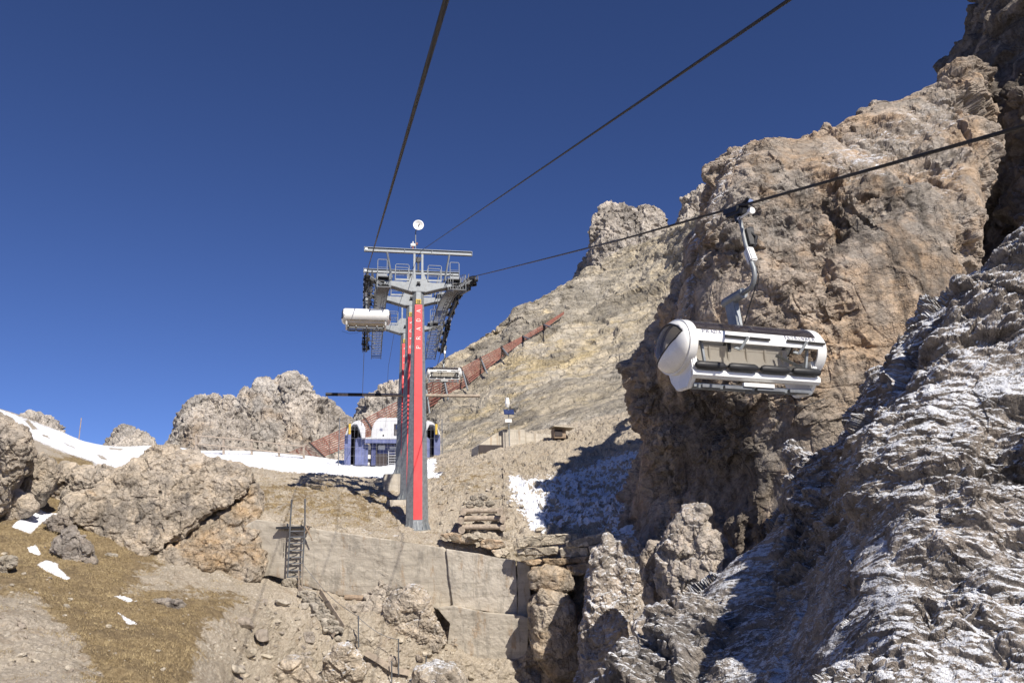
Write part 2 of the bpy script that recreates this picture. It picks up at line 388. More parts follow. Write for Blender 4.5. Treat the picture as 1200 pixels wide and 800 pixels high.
# ------------------------------------------------------------------ light
SUN_AZ, SUN_EL = R(29.5), R(39)      # azimuth measured from behind the camera towards the right
sdir = Vector((math.sin(SUN_AZ)*math.cos(SUN_EL), -math.cos(SUN_AZ)*math.cos(SUN_EL), math.sin(SUN_EL)))
sd = bpy.data.lights.new('sun', 'SUN'); so = bpy.data.objects.new('sun', sd); COL.objects.link(so)
sd.energy = 4.6; sd.angle = R(.5); sd.color = (1, .93, .83)
so.rotation_euler = sdir.to_track_quat('Z', 'Y').to_euler(); so.location = (30, -30, 60)
w = bpy.data.worlds.new('World'); scene.world = w; w.use_nodes = True
nt = w.node_tree; bg = nt.nodes['Background']
sky = nt.nodes.new('ShaderNodeTexSky'); sky.sky_type = 'NISHITA'; sky.sun_disc = False
sky.sun_elevation = SUN_EL; sky.sun_rotation = math.atan2(sdir.x, sdir.y)
sky.altitude = 2800; sky.air_density = .75; sky.dust_density = 0.1; sky.ozone_density = 2.5
tint = nt.nodes.new('ShaderNodeMix'); tint.data_type = 'RGBA'; tint.blend_type = 'MULTIPLY'; tint.inputs[0].default_value = 1
tint.inputs[7].default_value = (.71, .82, 1.2, 1)
nt.links.new(sky.outputs[0], tint.inputs[6]); nt.links.new(tint.outputs[2], bg.inputs[0])
bg.inputs[1].default_value = .068
scene.view_settings.view_transform = 'Standard'; scene.view_settings.look = 'None'
scene.view_settings.exposure = .45; scene.view_settings.gamma = 1
scene.view_settings.use_curve_mapping = False
# ------------------------------------------------------------------ terrain
LO = globals().get('LOWRES', 1.0)
def n_(x): return max(8, int(x*LO))
Z0 = (0, 0, 0)
# --- far ground sheet (valley floor) reaching the horizon
def valley():
    nr, na = 60, 96
    rr = np.concatenate([[0], np.geomspace(8, 9000, nr-1)]); aa = np.linspace(0, 2*math.pi, na)
    Rr, A = np.meshgrid(rr, aa, indexing='ij')
    X = Rr*np.cos(A); Y = Rr*np.sin(A)
    p = np.stack([X, Y, X*0], -1).reshape(-1, 3)
    z = -14 + 6*fbm(p/60, 4, 3) - np.clip(Rr.ravel(), 0, 300)*.05
    V = np.stack([X.ravel(), Y.ravel(), z], -1)
    o = link_mesh('ground', V, gridq(nr, na), M['ground'], {'grass': np.full(len(V), .35), 'snow': np.zeros(len(V)), 'blk': np.zeros(len(V))})
    o['kind'] = 'structure'
valley()
# --- lower slope (left foreground) up to the snow ridge
cx = [-260, -100, 0, 60, 120, 180, 240, 300, 360, 450, 550, 650, 760]
def row(py, D): return [(x, y, d) for x, y, d in zip(cx, py, D)]
rows = [
 row([1500]*13, [8.5]*13),
 row([1050]*13, [11, 11.5, 12, 12, 12.5, 13, 15, 19, 23, 26, 28, 28, 28]),
 row([880]*13, [15.5, 16, 17, 17, 18, 19.5, 22, 27, 31, 34, 36, 36, 34]),
 row([785, 785, 790, 795, 800, 800, 795, 790, 790, 800, 810, 810, 805], [20, 20, 21, 21, 22, 23.5, 27, 32.5, 36.5, 38.5, 39.8, 40.5, 39]),
 row([715, 715, 722, 728, 735, 735, 725, 715, 718, 730, 760, 780, 780], [25.5, 25.5, 26, 27, 28, 29.5, 32.5, 37, 40.3, 41.5, 42.5, 43, 42]),
 row([655, 655, 660, 665, 672, 685, 688, 682, 690, 715, 760, 780, 780], [32, 32, 33, 34, 35, 36, 38, 41.3, 43.2, 46, 47, 47, 46]),
 row([600, 600, 605, 612, 620, 635, 645, 650, 720, 740, 770, 790, 790], [40, 40, 40.5, 41.5, 42.5, 43, 43.5, 46, 50, 52, 52, 52, 52]),
 row([545, 548, 552, 556, 560, 570, 580, 600, 740, 750, 780, 800, 800], [50, 50, 50, 52, 54, 55, 55, 55, 56, 56, 56, 56, 56]),
 row([475, 495, 508, 522, 540, 552, 558, 590, 740, 750, 780, 800, 800], [60, 60, 60, 63, 68, 72, 70, 62, 60, 60, 60, 60, 60]),
 row([430, 460, 479, 502, 522, 523, 532, 590, 740, 750, 780, 800, 800], [70, 71, 73, 78, 88, 94, 92, 64, 62, 62, 62, 62, 62]),
 row([470, 480, 495, 515, 532, 533, 545, 600, 740, 750, 780, 800, 800], [90, 91, 93, 95, 104, 104, 100, 66, 64, 64, 64, 64, 64]),
]
snowy = [('snow', [(-300, 380), (0, 479), (60, 500), (125, 519), (190, 519), (250, 528), (260, 560), (150, 548), (120, 545), (80, 532), (35, 513), (0, 498), (-300, 440)], .86, 5),
 ('grass', [(-60, 620), (30, 590), (120, 600), (200, 640), (150, 690), (270, 700), (282, 705), (235, 740), (215, 830), (120, 830), (95, 760), (40, 700), (-20, 690)], .95, 26),
 ('grass', [(20, 540), (90, 530), (150, 545), (130, 600), (20, 600)], .8, 8),
 ('snow', [(14, 617), (26, 605), (48, 597), (54, 601), (76, 600), (74, 607), (50, 611), (36, 625)], 1.0, 3),
 ('snow', [(32, 641), (42, 638), (48, 646), (46, 650), (35, 647)], 1.0, 3),
 ('snow', [(44, 661), (54, 656), (68, 660), (68, 665), (82, 677), (78, 679), (54, 669)], 1.0, 3),
 ('snow', [(133, 698), (140, 697), (162, 704), (150, 705)], 1.0, 2.5),
 ('snow', [(136, 715), (146, 722), (162, 731), (150, 731)], 1.0, 2.5),
 ('snow', [(98, 548), (120, 542), (150, 548), (130, 556), (105, 556)], .7, 5), ('snow', [(375, 765), (400, 752), (425, 762), (410, 790), (380, 792)], .62, 8), ('snow', [(420, 790), (520, 780), (560, 800), (540, 830), (420, 830)], .5, 12),
 ('snow', [(28, 492), (34, 492), (46, 503), (38, 504)], .35, 1.5), ('snow', [(48, 507), (58, 511), (61, 515), (50, 511)], .35, 1.5), ('snow', [(110, 530), (121, 533), (130, 541), (118, 538)], .4, 1.5), ('snow', [(125, 523), (146, 525), (143, 528), (128, 527)], .35, 1.5), ('snow', [(75, 518), (90, 524), (88, 526), (76, 521)], .4, 1.5),
 ('grass', [(35, 513), (50, 505), (90, 522), (75, 530)], .3, 4)]
def amp_low(x, y, p):
    return np.clip((p[:, 1]-6)/20, .15, 1)*np.where(y < 545, .35, 1)*(1+.9*np.clip((x-270)/60, 0, 1)*np.clip((y-690)/20, 0, 1))
patch('slope', rows, n_(560), n_(620), [('fbm', (5, 5, 5), .55, Z0, 1), ('fbm', (1.1, 1.1, 1.1), .14, Z0, 2), ('facet', (1.4, 1.4, 1.4), .05, Z0, 4), ('fbm', (.35, .35, .35), .09, Z0, 5), ('facet', (.22, .22, .22), .022, Z0, 6)],
      M['ground'], snowy, base={'grass': .12}, ampmask=amp_low)
# --- terrace above the retaining wall, up to the station plateau
cx = [180, 250, 300, 350, 400, 450, 500, 550, 600, 650, 700, 760, 830]
rows = [
 row([625, 640, 650, 655, 660, 665, 672, 685, 700, 700, 690, 680, 680], [44.2]*8+[44.1, 43.4, 42.3, 41, 40]),
 row([590, 598, 607, 613, 621, 628, 634, 644, 652, 655, 648, 640, 640], [43.9, 43.9, 44, 44, 44, 44, 44, 44, 43.9, 43.3, 42.3, 41, 40]),
 row([578, 588, 600, 604, 610, 618, 625, 622, 625, 630, 625, 615, 610], [47, 47, 46.5, 46.5, 46.5, 46.5, 47, 47, 46, 45, 44.5, 43, 42]),
 row([562, 570, 578, 582, 590, 600, 603, 592, 592, 600, 600, 590, 580], [54, 53, 52, 52, 52, 52, 52, 53, 52, 50, 50, 48, 47]),
 row([552, 558, 561, 563, 572, 578, 578, 563, 561, 570, 574, 562, 550], [60, 59, 59, 60, 60, 60, 60, 60, 60, 57, 56, 55, 54]),
 row([548, 550, 550, 553, 559, 562, 557, 542, 533, 540, 543, 522, 510], [72, 70, 71, 72, 74, 74, 72, 70, 68, 65, 64, 62, 60]),
 row([542, 540, 539, 542, 545, 546, 541, 531, 517, 508, 500, 482, 472], [86, 86, 87, 88, 88, 90, 85, 80, 78, 76, 74, 72, 70]),
 row([532, 528, 529, 533, 539, 542, 537, 528, 513, 502, 491, 478, 468], [98, 100, 100, 100, 100, 100, 95, 88, 84, 82, 80, 78, 76]),
 row([550, 545, 545, 550, 550, 552, 545, 540, 525, 515, 505, 495, 485], [112, 112, 112, 112, 112, 110, 105, 98, 94, 92, 90, 88, 86]),
]
up_m = [('snow', [(180, 520), (250, 522), (330, 526), (400, 534), (470, 538), (512, 536), (512, 548), (500, 560), (470, 563), (440, 560), (385, 556), (330, 553), (290, 546), (240, 548)], .88, 4),
 ('snow', [(500, 555), (520, 552), (515, 560), (500, 560)], .9, 3),
 ('snow', [(590, 560), (600, 556), (640, 552), (735, 522), (790, 520), (790, 660), (700, 625), (620, 622), (590, 590)], .66, 12),
 ('snow', [(597, 560), (606, 556), (634, 596), (640, 625), (626, 625), (612, 580)], .9, 5),
 ('snow', [(560, 533), (640, 504), (750, 476), (760, 482), (640, 512), (560, 540)], .40, 4),
 ('warm', None, .0, 1),
 ('grass', [(290, 560), (370, 556), (470, 570), (470, 625), (400, 618), (290, 604)], .52, 14),
 ('grass', [(505, 545), (560, 532), (590, 545), (585, 580), (510, 590)], .42, 10),
 ('snow', [(345, 612), (420, 614), (540, 636), (620, 648), (620, 655), (520, 648), (400, 625)], .42, 5)]
def amp_up(x, y, p):
    a = np.clip((p[:, 1]-42)/5, .25, 1)*np.where((y < 550) & (x < 500), .25, 1)*np.where((x > 590) & (y > 540), 1.7, 1)
    return a
def masks_noise(x, y, p): pass
patch('terrace', rows, n_(420), n_(640), [('fbm', (7, 7, 7), .5, Z0, 11), ('fbm', (1.6, 1.6, 1.6), .28, Z0, 12), ('facet', (.9, .9, .9), .09, Z0, 14), ('fbm', (.5, .5, .5), .14, Z0, 15), ('facet', (.35, .35, .35), .05, Z0, 16)],
      M['ground'], up_m, base={'grass': .1}, ampmask=amp_up)
# --- layered hillside behind the station with the castellated crest
def srow(l): return l
crest = [(430, 505, 150), (480, 468, 150), (527, 421, 150), (548, 410, 151), (566, 393, 152), (588, 383, 153), (610, 362, 155), (632, 350, 158), (655, 338, 160), (682, 323, 165), (705, 312, 168), (740, 294, 168), (780, 276, 162), (812, 262, 150), (850, 240, 140), (900, 210, 130)]
xs = [c[0] for c in crest]
def rel(dx, dy, dD, k=1.0): return [(x+dx, y+dy, D*k+dD) for x, y, D in crest]
base_y = np.interp(xs, [430, 505, 560, 640, 750, 900], [545, 545, 530, 505, 478, 450])
base_D = np.interp(xs, [430, 505, 560, 640, 750, 900], [100, 98, 92, 86, 82, 78])
rows = []
for t in (-.12, 0, .15, .3, .45, .6, .75, .88, .96, 1.0):
    r = []
    for (x, y, D), by, bD in zip(crest, base_y, base_D):
        k = max(t, 0)
        dd = bD+(D-bD)*(k**.85)
        r.append((x, by+(y-by)*t, dd))
    rows.append(r)
rows.append([(x+2, y+10, D+12) for x, y, D in crest])
rows.append([(x+4, y+60, D+30) for x, y, D in crest])
TILT = (.1, .47, 0)
patch('hillside', rows, n_(520), n_(820), [('fbm', (22, 22, 22), 2.6, Z0, 21), ('facet', (12, 9, 5), .7, TILT, 22), ('strata', (6, 6, 3.6), .9, TILT, 29), ('facet', (3.2, 3.2, 2), .38, TILT, 23), ('ridge', (5, 5, 5), .35, TILT, 24), ('facet', (1.2, 1.2, .9), .16, TILT, 25), ('fbm', (.9, .9, .9), .2, Z0, 26)],
      M['slope'], [('warm', [(560, 420), (640, 380), (740, 380), (700, 440), (600, 500), (540, 520), (540, 470)], .55, 40), ('snow', [(600, 380), (700, 300), (860, 220), (860, 300), (700, 360)], .10, 30)], ampmask=lambda x, y, p: np.clip((p[:, 1]-80)/60, .35, .8)*.8)
# --- distant peaks
def peak(name, crest, D, base, nv, nu, seed, mat='peak', amp=1.0, thick=.15, masks=None):
    rows = []
    for t in (-.3, 0, .3, .6, .85, 1.0):
        rows.append([(x, base+(y-base)*t, D*(1+.10*max(t, 0)**1.5)) for x, y in crest])
    rows.append([(x, y+4, D*(1.10+thick*.5)) for x, y in crest]); rows.append([(x, y+50, D*(1.1+thick)) for x, y in crest])
    s = D/230*amp*.8
    patch(name, rows, n_(nv), n_(nu), [('fbm', (26*s, 26*s, 26*s), 3.4*s, Z0, seed), ('facet', (11*s, 11*s, 20*s), 1.5*s, Z0, seed+1), ('ridge', (7*s, 7*s, 9*s), 1.1*s, Z0, seed+2), ('facet', (4*s, 4*s, 5*s), .7*s, Z0, seed+3), ('facet', (1.6*s, 1.6*s, 2*s), .38*s, Z0, seed+4)], M[mat], masks)
peak('mountain', [(655, 365), (668, 338), (680, 324), (688, 312), (694, 296), (701, 282), (703, 262), (709, 249), (720, 243), (732, 246), (738, 247), (744, 253), (752, 250), (764, 250), (775, 256), (779, 268), (785, 276), (792, 268), (797, 252), (802, 240), (812, 231), (826, 224), (850, 212), (880, 205)], 178, 380, 300, 420, 141, amp=1.0, masks=[('snow', [(760, 290), (880, 200), (880, 320)], .1, 10)])
peak('mountain', [(196, 545), (205, 522), (208, 498), (214, 484), (226, 470), (238, 467), (250, 465), (258, 470), (266, 469), (272, 470), (278, 486), (284, 500), (292, 508)], 225, 560, 200, 300, 31, masks=[('warm', [(215, 475), (245, 480), (240, 540), (205, 540)], .5, 10)])
peak('mountain', [(255, 535), (268, 498), (280, 470), (284, 462), (300, 459), (304, 453), (322, 455), (331, 455), (334, 446), (345, 443), (352, 447), (362, 456), (370, 462), (383, 474), (396, 488), (408, 505), (418, 530)], 255, 565, 220, 380, 41, masks=[('warm', [(284, 460), (330, 460), (325, 490), (284, 485)], .5, 8), ('warm', [(330, 490), (350, 495), (370, 520), (330, 520)], .5, 8), ('dark', [(345, 480), (372, 490), (370, 530), (352, 520)], .4, 6), ('snow', [(290, 490), (325, 485), (330, 520), (300, 525)], .2, 12)])
peak('mountain', [(410, 520), (420, 490), (426, 478), (430, 466), (440, 463), (450, 458), (462, 454), (470, 452), (480, 456), (500, 470), (520, 500)], 280, 560, 120, 200, 51)
peak('mountain', [(20, 520), (31, 493), (36, 489), (48, 492), (55, 496), (60, 494), (66, 497), (68, 505), (72, 530)], 240, 540, 70, 120, 61)
peak('mountain', [(110, 550), (125, 524), (132, 515), (140, 505), (148, 501), (156, 504), (164, 509), (172, 509), (179, 516), (182, 525), (188, 545)], 240, 560, 90, 160, 71)
# --- the big tan cliff on the right
def crow(*a): return [tuple(x) for x in a]
K = [ # each column from the foot to the crest: (px, py, D)
 # col 0: hidden side, behind the left edge
 [(760, 760, 52), (760, 660, 52), (770, 600, 52), (778, 540, 53), (775, 480, 53), (790, 420, 53), (805, 370, 53), (830, 310, 54), (850, 260, 54), (865, 215, 54), (880, 205, 54)],
 # col 1: left edge
 [(700, 760, 44), (722, 680, 44), (738, 600, 44), (748, 540, 42), (752, 480, 41.5), (757, 420, 41.5), (776, 365, 42), (796, 300, 43), (815, 255, 44), (830, 210, 45), (842, 196, 46)],
 [(740, 770, 38), (765, 680, 38), (790, 600, 38), (800, 540, 38), (800, 480, 38), (800, 420, 37), (812, 365, 36), (828, 300, 36.5), (840, 250, 38.5), (856, 195, 42), (868, 170, 44)],
 [(800, 780, 35), (820, 690, 35), (845, 600, 35), (858, 540, 35.5), (860, 480, 35), (862, 420, 33.8), (868, 360, 33.5), (872, 300, 34.5), (880, 250, 36.5), (890, 195, 39), (905, 163, 41.5)],
 [(860, 790, 33), (880, 700, 33), (900, 600, 32.5), (905, 545, 32.5), (905, 480, 32.5), (910, 420, 32.5), (915, 360, 33), (920, 300, 34), (925, 250, 36), (930, 200, 38.5), (938, 166, 41.5)],
 [(930, 800, 29.5), (945, 700, 29.5), (955, 600, 30), (960, 540, 31), (960, 480, 31.5), (965, 420, 32), (965, 360, 32.5), (968, 300, 33.5), (972, 250, 35.5), (976, 190, 39), (985, 145, 43)],
 [(1000, 800, 29.5), (1010, 700, 29.5), (1010, 600, 30), (1005, 540, 30.7), (1010, 480, 31.4), (1015, 420, 32), (1018, 360, 32.5), (1022, 300, 33.5), (1026, 240, 35.5), (1030, 175, 40), (1035, 126, 45)],
 [(1080, 800, 30), (1080, 700, 30), (1075, 600, 30.3), (1070, 540, 30.8), (1070, 480, 31.5), (1072, 420, 32), (1076, 360, 32.5), (1080, 300, 33.5), (1085, 240, 35.5), (1088, 165, 40.5), (1090, 105, 46)],
 [(1150, 800, 31), (1140, 700, 31), (1130, 600, 31), (1125, 540, 31.5), (1122, 480, 32), (1122, 420, 32.3), (1128, 360, 32.8), (1134, 300, 34), (1146, 240, 36), (1146, 165, 41), (1122, 98, 45.5)],
 [(1250, 800, 38), (1230, 700, 38), (1220, 600, 38), (1200, 540, 39), (1180, 480, 39), (1168, 420, 39), (1150, 360, 40), (1145, 300, 41), (1150, 240, 43), (1148, 165, 47), (1130, 101, 49)],
]
K = [[(x, y, d) for x, y, d in c] + [(c[-1][0]+6, c[-1][1]+6, c[-1][2]+4), (c[-1][0]+10, c[-1][1]+60, c[-1][2]+12)] for c in K]
TA = (.35, .3, 0)
def broken(x, y, p):
    """some faces are smooth slabs, others badly broken"""
    return np.clip(.85+1.5*pnoise(p/4.2, 77)+.7*pnoise(p/1.6, 78), .28, 1.5)
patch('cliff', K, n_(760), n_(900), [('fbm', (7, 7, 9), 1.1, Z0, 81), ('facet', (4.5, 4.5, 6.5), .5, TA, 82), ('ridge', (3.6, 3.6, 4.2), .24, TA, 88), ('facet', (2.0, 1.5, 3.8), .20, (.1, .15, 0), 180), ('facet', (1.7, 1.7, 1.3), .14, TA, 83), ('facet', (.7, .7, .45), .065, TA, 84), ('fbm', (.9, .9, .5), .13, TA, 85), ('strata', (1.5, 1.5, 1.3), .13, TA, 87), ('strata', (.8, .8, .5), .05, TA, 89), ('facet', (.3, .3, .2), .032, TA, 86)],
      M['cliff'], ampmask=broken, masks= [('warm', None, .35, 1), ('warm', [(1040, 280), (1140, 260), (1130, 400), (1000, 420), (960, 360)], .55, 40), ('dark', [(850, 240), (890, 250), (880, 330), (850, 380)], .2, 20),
        ('dark', [(900, 250), (1060, 220), (1080, 300), (940, 330)], .5, 40), ('dark', [(1040, 300), (1110, 330), (1080, 400), (1000, 380)], .4, 30), ('dark', [(775, 470), (870, 450), (900, 620), (870, 640), (800, 560)], 1.4, 30),  # last mask paints the shade of the left undercut into the rock
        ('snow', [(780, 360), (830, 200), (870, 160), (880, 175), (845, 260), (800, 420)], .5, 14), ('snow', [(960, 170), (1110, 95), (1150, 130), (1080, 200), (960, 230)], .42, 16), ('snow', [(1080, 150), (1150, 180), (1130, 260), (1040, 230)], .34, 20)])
# --- dark buttress behind the cliff, upper right corner
K = [
 [(1110, 420, 62), (1110, 340, 62), (1110, 300, 62), (1110, 230, 62), (1110, 160, 63), (1095, 104, 64), (1138, 60, 65), (1150, 0, 66), (1165, -80, 67)],
 [(1100, 430, 55), (1100, 340, 55), (1100, 300, 55), (1100, 230, 56), (1100, 160, 57), (1100, 96, 58), (1133, 50, 58), (1152, 0, 59), (1165, -80, 60)],
 [(1140, 440, 49), (1140, 345, 49), (1140, 300, 49.5), (1145, 230, 50), (1150, 160, 51), (1158, 100, 52), (1175, 50, 53), (1190, 0, 54), (1205, -80, 55)],
 [(1190, 440, 43), (1190, 345, 43), (1190, 300, 43.5), (1200, 230, 44), (1205, 160, 45), (1215, 100, 46), (1228, 50, 47), (1240, 0, 48), (1250, -80, 50)],
 [(1260, 440, 38), (1260, 345, 38), (1260, 300, 38.5), (1270, 230, 39), (1275, 160, 40), (1285, 100, 41), (1300, 50, 42), (1310, 0, 43), (1330, -80, 45)],
 [(1400, 440, 36), (1400, 345, 36), (1400, 300, 36), (1400, 230, 37), (1400, 160, 38), (1400, 100, 40), (1410, 50, 41), (1420, 0, 42), (1440, -80, 44)],
]
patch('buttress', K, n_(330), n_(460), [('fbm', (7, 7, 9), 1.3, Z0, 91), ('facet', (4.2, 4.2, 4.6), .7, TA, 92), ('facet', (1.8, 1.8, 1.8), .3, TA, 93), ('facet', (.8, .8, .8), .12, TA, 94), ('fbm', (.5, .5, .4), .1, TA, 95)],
      M['cliff'], [('dark', None, .85, 1), ('snow', [(1160, 160), (1260, 100), (1260, 300), (1150, 300)], .28, 30)])  # dark rock, its shade put into the colour as well
# --- the near snow-dusted crag, lower right
K = [ # columns left to right, foot to crest
 [(800, 1000, 26), (790, 880, 27), (780, 810, 29), (790, 780, 30), (830, 730, 31), (880, 690, 32), (940, 650, 33), (1010, 590, 34), (1060, 520, 35), (1100, 460, 35)],
 [(690, 1000, 20), (675, 880, 21), (690, 815, 22.5), (735, 775, 23.5), (800, 715, 24.5), (860, 660, 25.5), (925, 605, 26.5), (985, 560, 27), (1015, 510, 27), (1030, 455, 27)],
 [(790, 1000, 17), (785, 880, 18.5), (800, 800, 20), (835, 750, 21.3), (875, 700, 22.4), (920, 650, 23.4), (965, 600, 24), (1000, 550, 24.3), (1020, 500, 24.6), (1040, 440, 24.8)],
 [(890, 1000, 14.8), (885, 880, 16.2), (890, 800, 17.8), (912, 740, 19.2), (938, 690, 20.2), (965, 640, 21), (992, 590, 21.4), (1012, 540, 21.6), (1028, 490, 22.2), (1056, 425, 22.8)],
 [(965, 1000, 11.2), (960, 880, 12.6), (962, 800, 14), (972, 740, 15.3), (985, 690, 16.4), (1000, 640, 17.3), (1012, 590, 18), (1025, 535, 18.7), (1045, 480, 19.7), (1085, 390, 21.2)],
 [(1040, 1000, 9.3), (1035, 880, 10.6), (1035, 800, 12), (1038, 740, 13.3), (1042, 690, 14.4), (1050, 640, 15.4), (1060, 585, 16.2), (1075, 520, 17), (1095, 450, 18.2), (1130, 350, 20)],
 [(1120, 1000, 9), (1110, 880, 10.3), (1105, 800, 11.7), (1105, 740, 12.9), (1105, 690, 13.9), (1108, 640, 14.9), (1114, 580, 15.7), (1125, 510, 16.6), (1140, 430, 17.8), (1168, 310, 19.8)],
 [(1230, 1000, 8.8), (1215, 880, 10), (1200, 800, 11.3), (1195, 740, 12.5), (1190, 690, 13.5), (1190, 640, 14.4), (1190, 580, 15.2), (1192, 500, 16.2), (1198, 410, 17.5), (1208, 262, 19.5)],
 [(1400, 1000, 8.6), (1370, 880, 9.8), (1340, 800, 11), (1325, 740, 12.1), (1315, 690, 13), (1310, 640, 13.8), (1300, 570, 14.7), (1295, 480, 15.7), (1290, 380, 17), (1290, 200, 19)],
 [(1700, 1000, 9), (1650, 880, 10), (1600, 800, 11), (1570, 740, 12), (1550, 690, 13), (1540, 640, 14), (1520, 560, 15), (1500, 460, 16), (1480, 340, 17), (1470, 120, 19)],
]
K = [c + [(c[-1][0]+10, c[-1][1]+6, c[-1][2]+2.5), (c[-1][0]+30, c[-1][1]+70, c[-1][2]+9)] for c in K]
TC = (.7, -.45, .3)
patch('crag', K, n_(900), n_(1000), [('fbm', (4, 4, 4), .75, Z0, 101), ('facet', (2.6, 2.6, 2.0), .36, TC, 102), ('ridge', (2.2, 2.2, 1.6), .20, TC, 103), ('facet', (1.1, 1.2, .6), .13, TC, 104), ('facet', (.55, .6, .24), .055, TC, 105), ('fbm', (.5, .5, .22), .08, TC, 106), ('strata', (1.4, 1.4, 1.2), .12, TC, 109), ('strata', (.5, .5, .35), .022, TC, 110), ('facet', (.22, .24, .11), .024, TC, 107), ('fbm', (.14, .14, .12), .02, TC, 108)],
      M['snowcliff'], ampmask=broken, base={'snow': .47}, masks=[('snow', [(1060, 380), (1230, 240), (1230, 480), (1100, 520), (1020, 500)], .58, 40), ('snow', [(740, 760), (960, 560), (1000, 640), (940, 820), (740, 820)], .38, 20), ('dark', [(1120, 500), (1220, 430), (1220, 560), (1140, 600)], .3, 30)])
# ------------------------------------------------------------------ single rocks, boulders, walls
def tagit(o, label, cat, group=None):
    o['label'] = label; o['category'] = cat
    if group: o['group'] = group
    return o
def resample(poly, n):
    a = np.array(poly, float); a = np.vstack([a, a[:1]]); L = np.r_[0, np.cumsum(np.hypot(*np.diff(a, axis=0).T))]
    t = np.linspace(0, L[-1], n, endpoint=False)
    return np.stack([np.interp(t, L, a[:, 0]), np.interp(t, L, a[:, 1])], -1)
def rock(name, outline, D, gx=0.0, gy=0.0, bulge=.5, thick=1.5, spec=None, mat='boulder', base=None, masks=None, nt=160, nr=90, box=.6, center=None, parent=None, round_=2):
    """closed rock body whose front has this outline; D depth at its centre, gx, gy change of depth per picture unit"""
    o = resample(outline, nt)
    for _ in range(round_): o = (np.roll(o, 1, 0)+2*o+np.roll(o, -1, 0))/4
    c = np.array(center, float) if center else o.mean(0)
    t = np.linspace(0, 1, 4000); t = math.pi*t**3*(t*(t*6-15)+10)
    rr = np.maximum(np.sin(t), 0)**box; zz = np.where(np.cos(t) > 0, -bulge, thick)*np.abs(np.cos(t))**box
    # rows evenly spaced along the profile, sparse on the hidden back
    szm = (np.ptp(o[:, 0])+np.ptp(o[:, 1]))*.25*D/FPX
    wgt = np.where(zz[1:] > .3*thick, .3, 1.0)
    L = np.r_[0, np.cumsum(np.hypot(np.diff(rr)*szm, np.diff(zz))*wgt)]
    q_ = np.linspace(0, L[-1], nr); r = np.interp(q_, L, rr); dz = np.interp(q_, L, zz); r[0] = .004; r[-1] = .004
    # spread the rows evenly over the front
    X = c[0]+r[:, None]*(o[:, 0]-c[0])[None]; Y = c[1]+r[:, None]*(o[:, 1]-c[1])[None]
    Dp = D+gx*(X-c[0])+gy*(Y-c[1])
    G = P(X, Y, Dp)
    d = P(c[0], c[1], 1.0); d = d/np.linalg.norm(d); d = np.array([d[0], d[1], d[2]*.3]); d /= np.linalg.norm(d)
    G = G + dz[:, None, None]*d
    Gw = np.concatenate([G[:, -1:], G, G[:, :1]], 1); N = gnormals(Gw)[:, 1:-1]
    cen = G.reshape(-1, 3).mean(0); s = np.sign(np.median(np.einsum('ij,ij->i', N.reshape(-1, 3), G.reshape(-1, 3)-cen))); N = N*s
    pt = G.reshape(-1, 3)
    if spec is None:
        sz = (np.ptp(o[:, 0])+np.ptp(o[:, 1]))*.5*D/FPX
        spec = [('fbm', (sz*.6,)*3, sz*.06, Z0, 5), ('facet', (sz*.38,)*3, sz*.05, (.4, .3, 0), 6), ('facet', (sz*.15,)*3, sz*.022, (.4, .3, 0), 7), ('fbm', (sz*.08,)*3, sz*.012, Z0, 8)]
    V, rid = displace(G, N, spec, np.repeat(np.clip(r*8, 0, 1), nt), s, True)
    px, py = proj(V)
    at = {'blk': rid, 'snow': np.zeros(len(V)), 'warm': np.zeros(len(V)), 'dark': np.zeros(len(V)), 'grass': np.zeros(len(V))}
    for k, v in (base or {}).items(): at[k][:] = v
    for (nm, poly, val, soft) in (masks or []):
        m = polymask(px, py, poly, soft); at[nm] = at[nm]*(1-m)+val*m
    a = np.arange(nr*nt).reshape(nr, nt); b = np.roll(a, -1, 1)
    q = np.stack([a[:-1], b[:-1], b[1:], a[1:]], -1).reshape(-1, 4)
    q = np.concatenate([q, [[a[0, k], a[0, (k+1) % nt], a[0, (k+2) % nt], a[0, (k+3) % nt]] for k in range(0, 0)]]) if False else q
    # normal direction outwards
    e1 = V[q[:, 1]]-V[q[:, 0]]; e2 = V[q[:, 3]]-V[q[:, 0]]
    fn = np.cross(e1, e2); fc = V[q].mean(1)-cen
    if np.einsum('ij,ij->i', fn, fc).sum() < 0: q = q[:, ::-1]
    return link_mesh(name, V, q, M[mat], at, smooth=(mat[:4] == 'conc'), parent=parent)
CS = lambda a=1.0, s=0: [('fbm', (3, 3, 3), .35*a, Z0, 201+s), ('facet', (2.2, 2.2, 2.6), .22*a, (.5, -.6, 0), 202+s), ('facet', (.9, .9, .9), .13*a, (.5, -.6, 0), 203+s), ('strata', (1.4, 1.4, .9), .10*a, (.5, -.6, .3), 207+s), ('ridge', (1.5, 1.5, 1.5), .10*a, (.5, -.6, 0), 206+s), ('facet', (.35, .35, .35), .055*a, (.5, -.6, 0), 204+s), ('fbm', (.3, .3, .3), .05*a, Z0, 205+s), ('facet', (.16, .16, .16), .022*a, (.5, -.6, 0), 208+s)]
